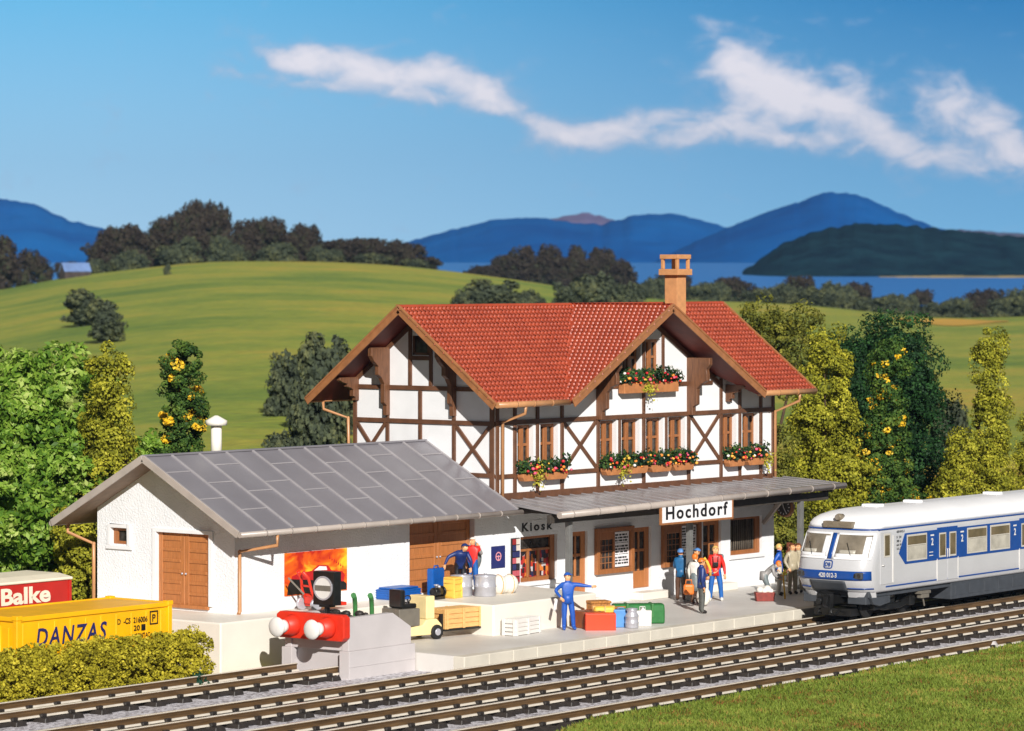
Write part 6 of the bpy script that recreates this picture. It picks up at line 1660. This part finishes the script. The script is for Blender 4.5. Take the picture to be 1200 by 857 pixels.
# line of trees along the lake on the right
TLn = [(760, 322), (800, 324), (830, 328), (870, 330), (900, 333), (950, 322), (985, 326), (1010, 336), (1050, 342), (1090, 340), (1130, 348), (1175, 334), (1210, 332)]
for i in range(56):
    u = 755+(1260-755)*((i*.618034) % 1.0); top = interp(TLn, min(u, 1205)); base = smooth_crest(u)+1
    f = (.62, .82, 1.0)[i % 3]
    far_tree((0, 1, 3)[i % 3], u, 704+8*(i % 3), base, base-(base-top+5)*f*rnd.uniform(.9, 1.03), rnd.uniform(26, 42), 'dark green tree in the row along the lake shore', 'trees along the lake')
for k, u in enumerate((1118, 1138, 1150, 1166)):
    base = smooth_crest(u)+1; far_tree((0, 1, 3, 0)[k], u, 703, base, base-24, 34, 'dark green tree in the row along the lake shore', 'trees along the lake')
# single trees on the meadow
def meadow_tree(u, v_base, v_top, w_, kind, label, name='meadow_tree', grp=None):
    lo, hi = 129, 699
    for _ in range(40):
        d = (lo+hi)/2; vv = HOR+(10.7-ground_h(u, d))*FPX/d
        if vv > v_base: lo = d
        else: hi = d
    return far_tree(kind, u, d, v_base, v_top, w_, label, grp, name, .3)
meadow_tree(100, 382, 336, 58, 0, 'dark round tree on the open meadow, upper of a close pair')
meadow_tree(123, 402, 348, 52, 0, 'dark round tree on the open meadow, lower of a close pair')
meadow_tree(385, 510, 386, 78, 0, 'tall dark meadow tree just left of the house gable')
meadow_tree(340, 488, 408, 66, 1, 'broad dark meadow tree left of the one by the gable')
meadow_tree(372, 545, 440, 84, 1, 'dark meadow bush rising behind the shed roof')
meadow_tree(330, 545, 500, 50, 1, 'low dark meadow bush behind the shed roof ridge')
meadow_tree(582, 372, 325, 74, 0, 'greyish green meadow tree left of the knoll above the main roof'); meadow_tree(548, 372, 336, 46, 1, 'small greyish green meadow tree at the left of the pair above the roof'); meadow_tree(620, 372, 338, 50, 1, 'small round meadow tree right of the greyish green one above the roof')
meadow_tree(700, 372, 319, 74, 1, 'grey-green meadow tree in the middle above the red roof'); meadow_tree(664, 370, 328, 44, 0, 'narrow grey-green meadow tree below the knoll'); meadow_tree(735, 370, 330, 50, 1, 'grey-green meadow tree left of the chimney')
meadow_tree(1112, 545, 462, 56, 1, 'greyish bush on the meadow between the dark tree and the slender tree')
meadow_tree(196, 322, 307, 10, 0, 'tiny dark bush alone on the crest of the meadow')
# far farmhouse
q = far_point(88, 690, far_z(330, 690)); fh = thing('farmhouse', 'small dark farmhouse with a blue-grey roof on the left meadow crest', 'house', q, TH-PI/2+.5)
k_ = 690/FPX
g = MB(); g.box(-16*k_, 16*k_, -9*k_, 9*k_, 0, 11*k_); g.prism([(-9*k_, 11*k_), (9*k_, 11*k_), (0, 22*k_)], lambda a, b, w: (w, a, b), -16*k_, 16*k_); g.build('wall', mat('dark_farm_wall', S(70, 60, 58), .9, .2, 1), fh)
g = MB()
for s_ in (-1, 1): g.bar((-17*k_, s_*5*k_, 16.6*k_), (17*k_, s_*5*k_, 16.6*k_), 13.5*k_, .6*k_*1, (0, s_*.77, .64))
g.build('roof', mat('blue_grey_slate', S(104, 130, 178), .6, .1, 1), fh)

# ================================================================== SKY, SUN, AIR, CAMERA
W = bpy.data.worlds.new('World'); SC.world = W; W.use_nodes = True
nt = W.node_tree; bg = nt.nodes['Background']
SUN_EL = R(25.5); sd_ = Vector((.65, .76, 0)).normalized()          # horizontal travel of the light
tc = N(nt, 'ShaderNodeTexCoord')
sky = N(nt, 'ShaderNodeTexSky', sky_type='NISHITA'); sky.sun_disc = False; sky.sun_elevation = SUN_EL
sky.sun_rotation = math.atan2(-sd_.x, -sd_.y)
sky.air_density = 1.0; sky.dust_density = .3; sky.ozone_density = 2.5
# the low sky is looked up higher in the dome: clear deep blue almost down to the hills
sx = N(nt, 'ShaderNodeSeparateXYZ'); nt.links.new(tc.outputs['Generated'], sx.inputs[0])
cm_ = N(nt, 'ShaderNodeCombineXYZ'); nt.links.new(sx.outputs[0], cm_.inputs[0]); nt.links.new(sx.outputs[1], cm_.inputs[1])
za = N(nt, 'ShaderNodeMath', operation='MULTIPLY_ADD'); za.inputs[1].default_value = 7.0; za.inputs[2].default_value = .10
nt.links.new(sx.outputs[2], za.inputs[0]); nt.links.new(za.outputs[0], cm_.inputs[2])
nv = N(nt, 'ShaderNodeVectorMath', operation='NORMALIZE'); nt.links.new(cm_.outputs[0], nv.inputs[0]); nt.links.new(nv.outputs[0], sky.inputs['Vector'])
hs_ = N(nt, 'ShaderNodeHueSaturation'); hs_.inputs['Saturation'].default_value = 1.15; hs_.inputs['Value'].default_value = 1.0; nt.links.new(sky.outputs[0], hs_.inputs['Color'])
# clouds: soft banks fixed at bearings and heights above the horizon
def dotc(vec):
    n_ = N(nt, 'ShaderNodeVectorMath', operation='DOT_PRODUCT'); n_.inputs[1].default_value = vec; nt.links.new(tc.outputs['Generated'], n_.inputs[0]); return n_.outputs['Value']
dw, dr = dotc((WX, WY, 0)), dotc((RX, RY, 0))
mxw = N(nt, 'ShaderNodeMath', operation='MAXIMUM'); mxw.inputs[1].default_value = .05; nt.links.new(dw, mxw.inputs[0])
ua = N(nt, 'ShaderNodeMath', operation='DIVIDE'); nt.links.new(dr, ua.inputs[0]); nt.links.new(mxw.outputs[0], ua.inputs[1])
va = N(nt, 'ShaderNodeMath', operation='DIVIDE'); nt.links.new(sx.outputs[2], va.inputs[0]); nt.links.new(mxw.outputs[0], va.inputs[1])
cv = N(nt, 'ShaderNodeCombineXYZ'); nt.links.new(ua.outputs[0], cv.inputs[0]); nt.links.new(va.outputs[0], cv.inputs[1])
cs_ = N(nt, 'ShaderNodeVectorMath', operation='SCALE'); cs_.inputs['Scale'].default_value = FPX/100.0; nt.links.new(cv.outputs[0], cs_.inputs[0])
dn = N(nt, 'ShaderNodeTexNoise'); dn.inputs['Scale'].default_value = .9; dn.inputs['Detail'].default_value = 6; dn.inputs['Roughness'].default_value = .6; nt.links.new(cs_.outputs[0], dn.inputs['Vector'])
dsub = N(nt, 'ShaderNodeVectorMath', operation='SUBTRACT'); dsub.inputs[1].default_value = (.5, .5, .5); nt.links.new(dn.outputs['Color'], dsub.inputs[0])
dsc_ = N(nt, 'ShaderNodeVectorMath', operation='MULTIPLY'); dsc_.inputs[1].default_value = (.55, .34, 0); nt.links.new(dsub.outputs[0], dsc_.inputs[0])
pos = N(nt, 'ShaderNodeVectorMath', operation='ADD'); nt.links.new(cs_.outputs[0], pos.inputs[0]); nt.links.new(dsc_.outputs[0], pos.inputs[1])
CLOUDS = [(330, 66, 55, 17, -16, .95), (395, 76, 70, 22, -10, 1.0), (465, 84, 80, 24, -8, 1.05), (545, 100, 62, 24, -16, 1.0), (590, 122, 46, 14, -24, .75), (290, 88, 44, 8, -22, .45), (370, 100, 90, 7, -10, .5), (480, 112, 90, 8, -8, .45), (625, 145, 40, 9, -24, .45),
          (660, 158, 40, 20, 4, 1.0), (705, 156, 52, 20, 8, 1.0), (770, 140, 52, 20, 12, .8), (800, 162, 60, 12, 4, .8), (852, 68, 40, 28, -26, 1.05), (895, 98, 62, 30, -20, 1.05), (860, 140, 60, 26, 4, .95), (950, 118, 70, 30, -16, 1.05), (930, 168, 62, 13, -4, .95), (1020, 150, 70, 28, -16, 1.0), (1080, 180, 70, 16, -8, .8),
          (1095, 112, 46, 26, -20, 1.0), (1150, 138, 56, 34, -28, 1.0), (1190, 172, 40, 30, -40, .9), (1120, 192, 100, 18, 2, .5), (845, 28, 40, 8, -14, .5), (905, 44, 26, 7, -10, .4), (1000, 92, 30, 14, -30, .8), (1210, 196, 50, 14, 0, .4)]
acc = None; accl = None
for (u, v, su, sv, rot, amp) in CLOUDS:
    mp = N(nt, 'ShaderNodeMapping', vector_type='TEXTURE')
    mp.inputs['Location'].default_value = ((u-600)/100, (HOR-v)/100, 0); mp.inputs['Rotation'].default_value = (0, 0, R(rot)); kk_ = 1.04; mp.inputs['Scale'].default_value = (su*kk_/100, sv*kk_/100, 1)
    nt.links.new(pos.outputs[0], mp.inputs['Vector'])
    le = N(nt, 'ShaderNodeVectorMath', operation='DOT_PRODUCT'); nt.links.new(mp.outputs[0], le.inputs[0]); nt.links.new(mp.outputs[0], le.inputs[1])
    ex = N(nt, 'ShaderNodeMath', operation='POWER'); ex.inputs[0].default_value = .34; nt.links.new(le.outputs['Value'], ex.inputs[1])
    am = N(nt, 'ShaderNodeMath', operation='MULTIPLY'); am.inputs[1].default_value = amp; nt.links.new(ex.outputs[0], am.inputs[0])
    if acc is None: acc = am.outputs[0]
    else:
        ad = N(nt, 'ShaderNodeMath', operation='ADD'); nt.links.new(acc, ad.inputs[0]); nt.links.new(am.outputs[0], ad.inputs[1]); acc = ad.outputs[0]
fn = N(nt, 'ShaderNodeTexNoise'); fn.inputs['Scale'].default_value = 2.6; fn.inputs['Detail'].default_value = 7; fn.inputs['Roughness'].default_value = .62; fn.inputs['Distortion'].default_value = .4
st_m = N(nt, 'ShaderNodeVectorMath', operation='MULTIPLY'); st_m.inputs[1].default_value = (.7, 1.25, 1); nt.links.new(cs_.outputs[0], st_m.inputs[0]); nt.links.new(st_m.outputs[0], fn.inputs['Vector'])
fm = N(nt, 'ShaderNodeMath', operation='MULTIPLY_ADD'); fm.inputs[1].default_value = 2.5; fm.inputs[2].default_value = -1.24; nt.links.new(fn.outputs['Fac'], fm.inputs[0])
sm = N(nt, 'ShaderNodeMath', operation='ADD'); nt.links.new(acc, sm.inputs[0]); nt.links.new(fm.outputs[0], sm.inputs[1])
cov = N(nt, 'ShaderNodeMapRange', interpolation_type='SMOOTHSTEP'); cov.inputs[1].default_value = .14; cov.inputs[2].default_value = 1.35; cov.inputs[4].default_value = .94; nt.links.new(sm.outputs[0], cov.inputs[0])
shd = N(nt, 'ShaderNodeMapRange'); shd.inputs[1].default_value = .5; shd.inputs[2].default_value = 1.7; nt.links.new(sm.outputs[0], shd.inputs[0])
cc = N(nt, 'ShaderNodeMix', data_type='RGBA'); nt.links.new(shd.outputs[0], cc.inputs[0])
CK = SKYK*.82
cc.inputs[6].default_value = (.44*CK, .57*CK, .80*CK, 1); cc.inputs[7].default_value = (1.02*CK, .97*CK, 1.04*CK, 1)
# blue gradient of the low sky (paler to the left and downwards), pale warm fill light added to the unseen dome above and behind
def mixc(f, a, b):
    m_ = N(nt, 'ShaderNodeMix', data_type='RGBA')
    for sock, val in ((0, f), (6, a), (7, b)):
        if hasattr(val, 'default_value'): nt.links.new(val, m_.inputs[sock])
        else: m_.inputs[sock].default_value = val
    return m_.outputs[2]
def rng(val, a, b, smooth=True):
    m_ = N(nt, 'ShaderNodeMapRange', interpolation_type='SMOOTHSTEP' if smooth else 'LINEAR'); m_.inputs[1].default_value = a; m_.inputs[2].default_value = b; nt.links.new(val, m_.inputs[0]); return m_.outputs[0]
GK = SKYK
fe_, fh_ = rng(va.outputs[0], -.005, .085, False), rng(ua.outputs[0], -.16, .17)
low = mixc(fh_, S(182, 220, 246, GK), S(124, 190, 234, GK)); high = mixc(fh_, S(96, 184, 232, GK), S(10, 114, 178, GK))
grad = mixc(fe_, low, high)
sky_fill = mixc(SKY_FILL_MIX, hs_.outputs[0], (VEIL*1.05, VEIL*.96, VEIL*.84, 1))
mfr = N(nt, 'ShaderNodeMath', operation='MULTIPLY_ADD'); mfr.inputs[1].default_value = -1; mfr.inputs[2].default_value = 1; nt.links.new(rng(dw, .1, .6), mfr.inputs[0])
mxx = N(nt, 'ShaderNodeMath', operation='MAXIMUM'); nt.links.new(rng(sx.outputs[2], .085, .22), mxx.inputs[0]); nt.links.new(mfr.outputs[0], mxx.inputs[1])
skyc = mixc(mxx.outputs[0], grad, sky_fill)
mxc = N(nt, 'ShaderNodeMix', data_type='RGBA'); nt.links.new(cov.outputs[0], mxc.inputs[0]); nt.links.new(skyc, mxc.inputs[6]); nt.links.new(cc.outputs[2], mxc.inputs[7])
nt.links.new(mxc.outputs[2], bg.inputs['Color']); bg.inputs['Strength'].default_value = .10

sl_ = bpy.data.lights.new('sun', 'SUN'); sl_.energy = 4.5; sl_.angle = R(.55); sl_.color = (1, .962, .905)
so = bpy.data.objects.new('sun', sl_); COL.objects.link(so)
ldir = Vector((sd_.x*math.cos(SUN_EL), sd_.y*math.cos(SUN_EL), -math.sin(SUN_EL)))
so.rotation_euler = ldir.to_track_quat('-Z', 'Y').to_euler(); so.location = (-60, -90, 80)

if HAZE:
    hz = MB(); hz.box(-900, 3700, -900, 3700, -16.2, 175)
    m_ = bpy.data.materials.new('blue_air'); m_.use_nodes = True; nt = m_.node_tree; nt.nodes.clear()
    out = N(nt, 'ShaderNodeOutputMaterial'); pv = N(nt, 'ShaderNodeVolumePrincipled'); pv.inputs['Color'].default_value = (.42, .66, 1, 1); pv.inputs['Density'].default_value = HAZE; pv.inputs['Anisotropy'].default_value = .2
    nt.links.new(pv.outputs[0], out.inputs['Volume'])
    tag(hz.build('haze', m_), kind='stuff')

cd_ = bpy.data.cameras.new('camera'); co_ = bpy.data.objects.new('camera', cd_); COL.objects.link(co_)
cd_.sensor_fit = 'HORIZONTAL'; cd_.sensor_width = 36.0; cd_.lens = FPX/1200*36.0; cd_.shift_y = -(428.5-HOR)/1200.0
cd_.clip_start = 1.0; cd_.clip_end = 9000
co_.location = CAM; co_.rotation_euler = Vector((WX, WY, 0)).to_track_quat('-Z', 'Y').to_euler()
cd_.dof.use_dof = True; cd_.dof.focus_distance = 112.0; cd_.dof.aperture_fstop = 1.15
SC.camera = co_
vs_ = SC.view_settings; vs_.view_transform = 'Standard'; vs_.look = 'None'; vs_.exposure = EXPO; vs_.gamma = 1.0; vs_.use_curve_mapping = False
SC.cycles.use_denoising = True; SC.cycles.max_bounces = 8; SC.cycles.volume_bounces = 0; SC.cycles.caustics_reflective = False; SC.cycles.caustics_refractive = False
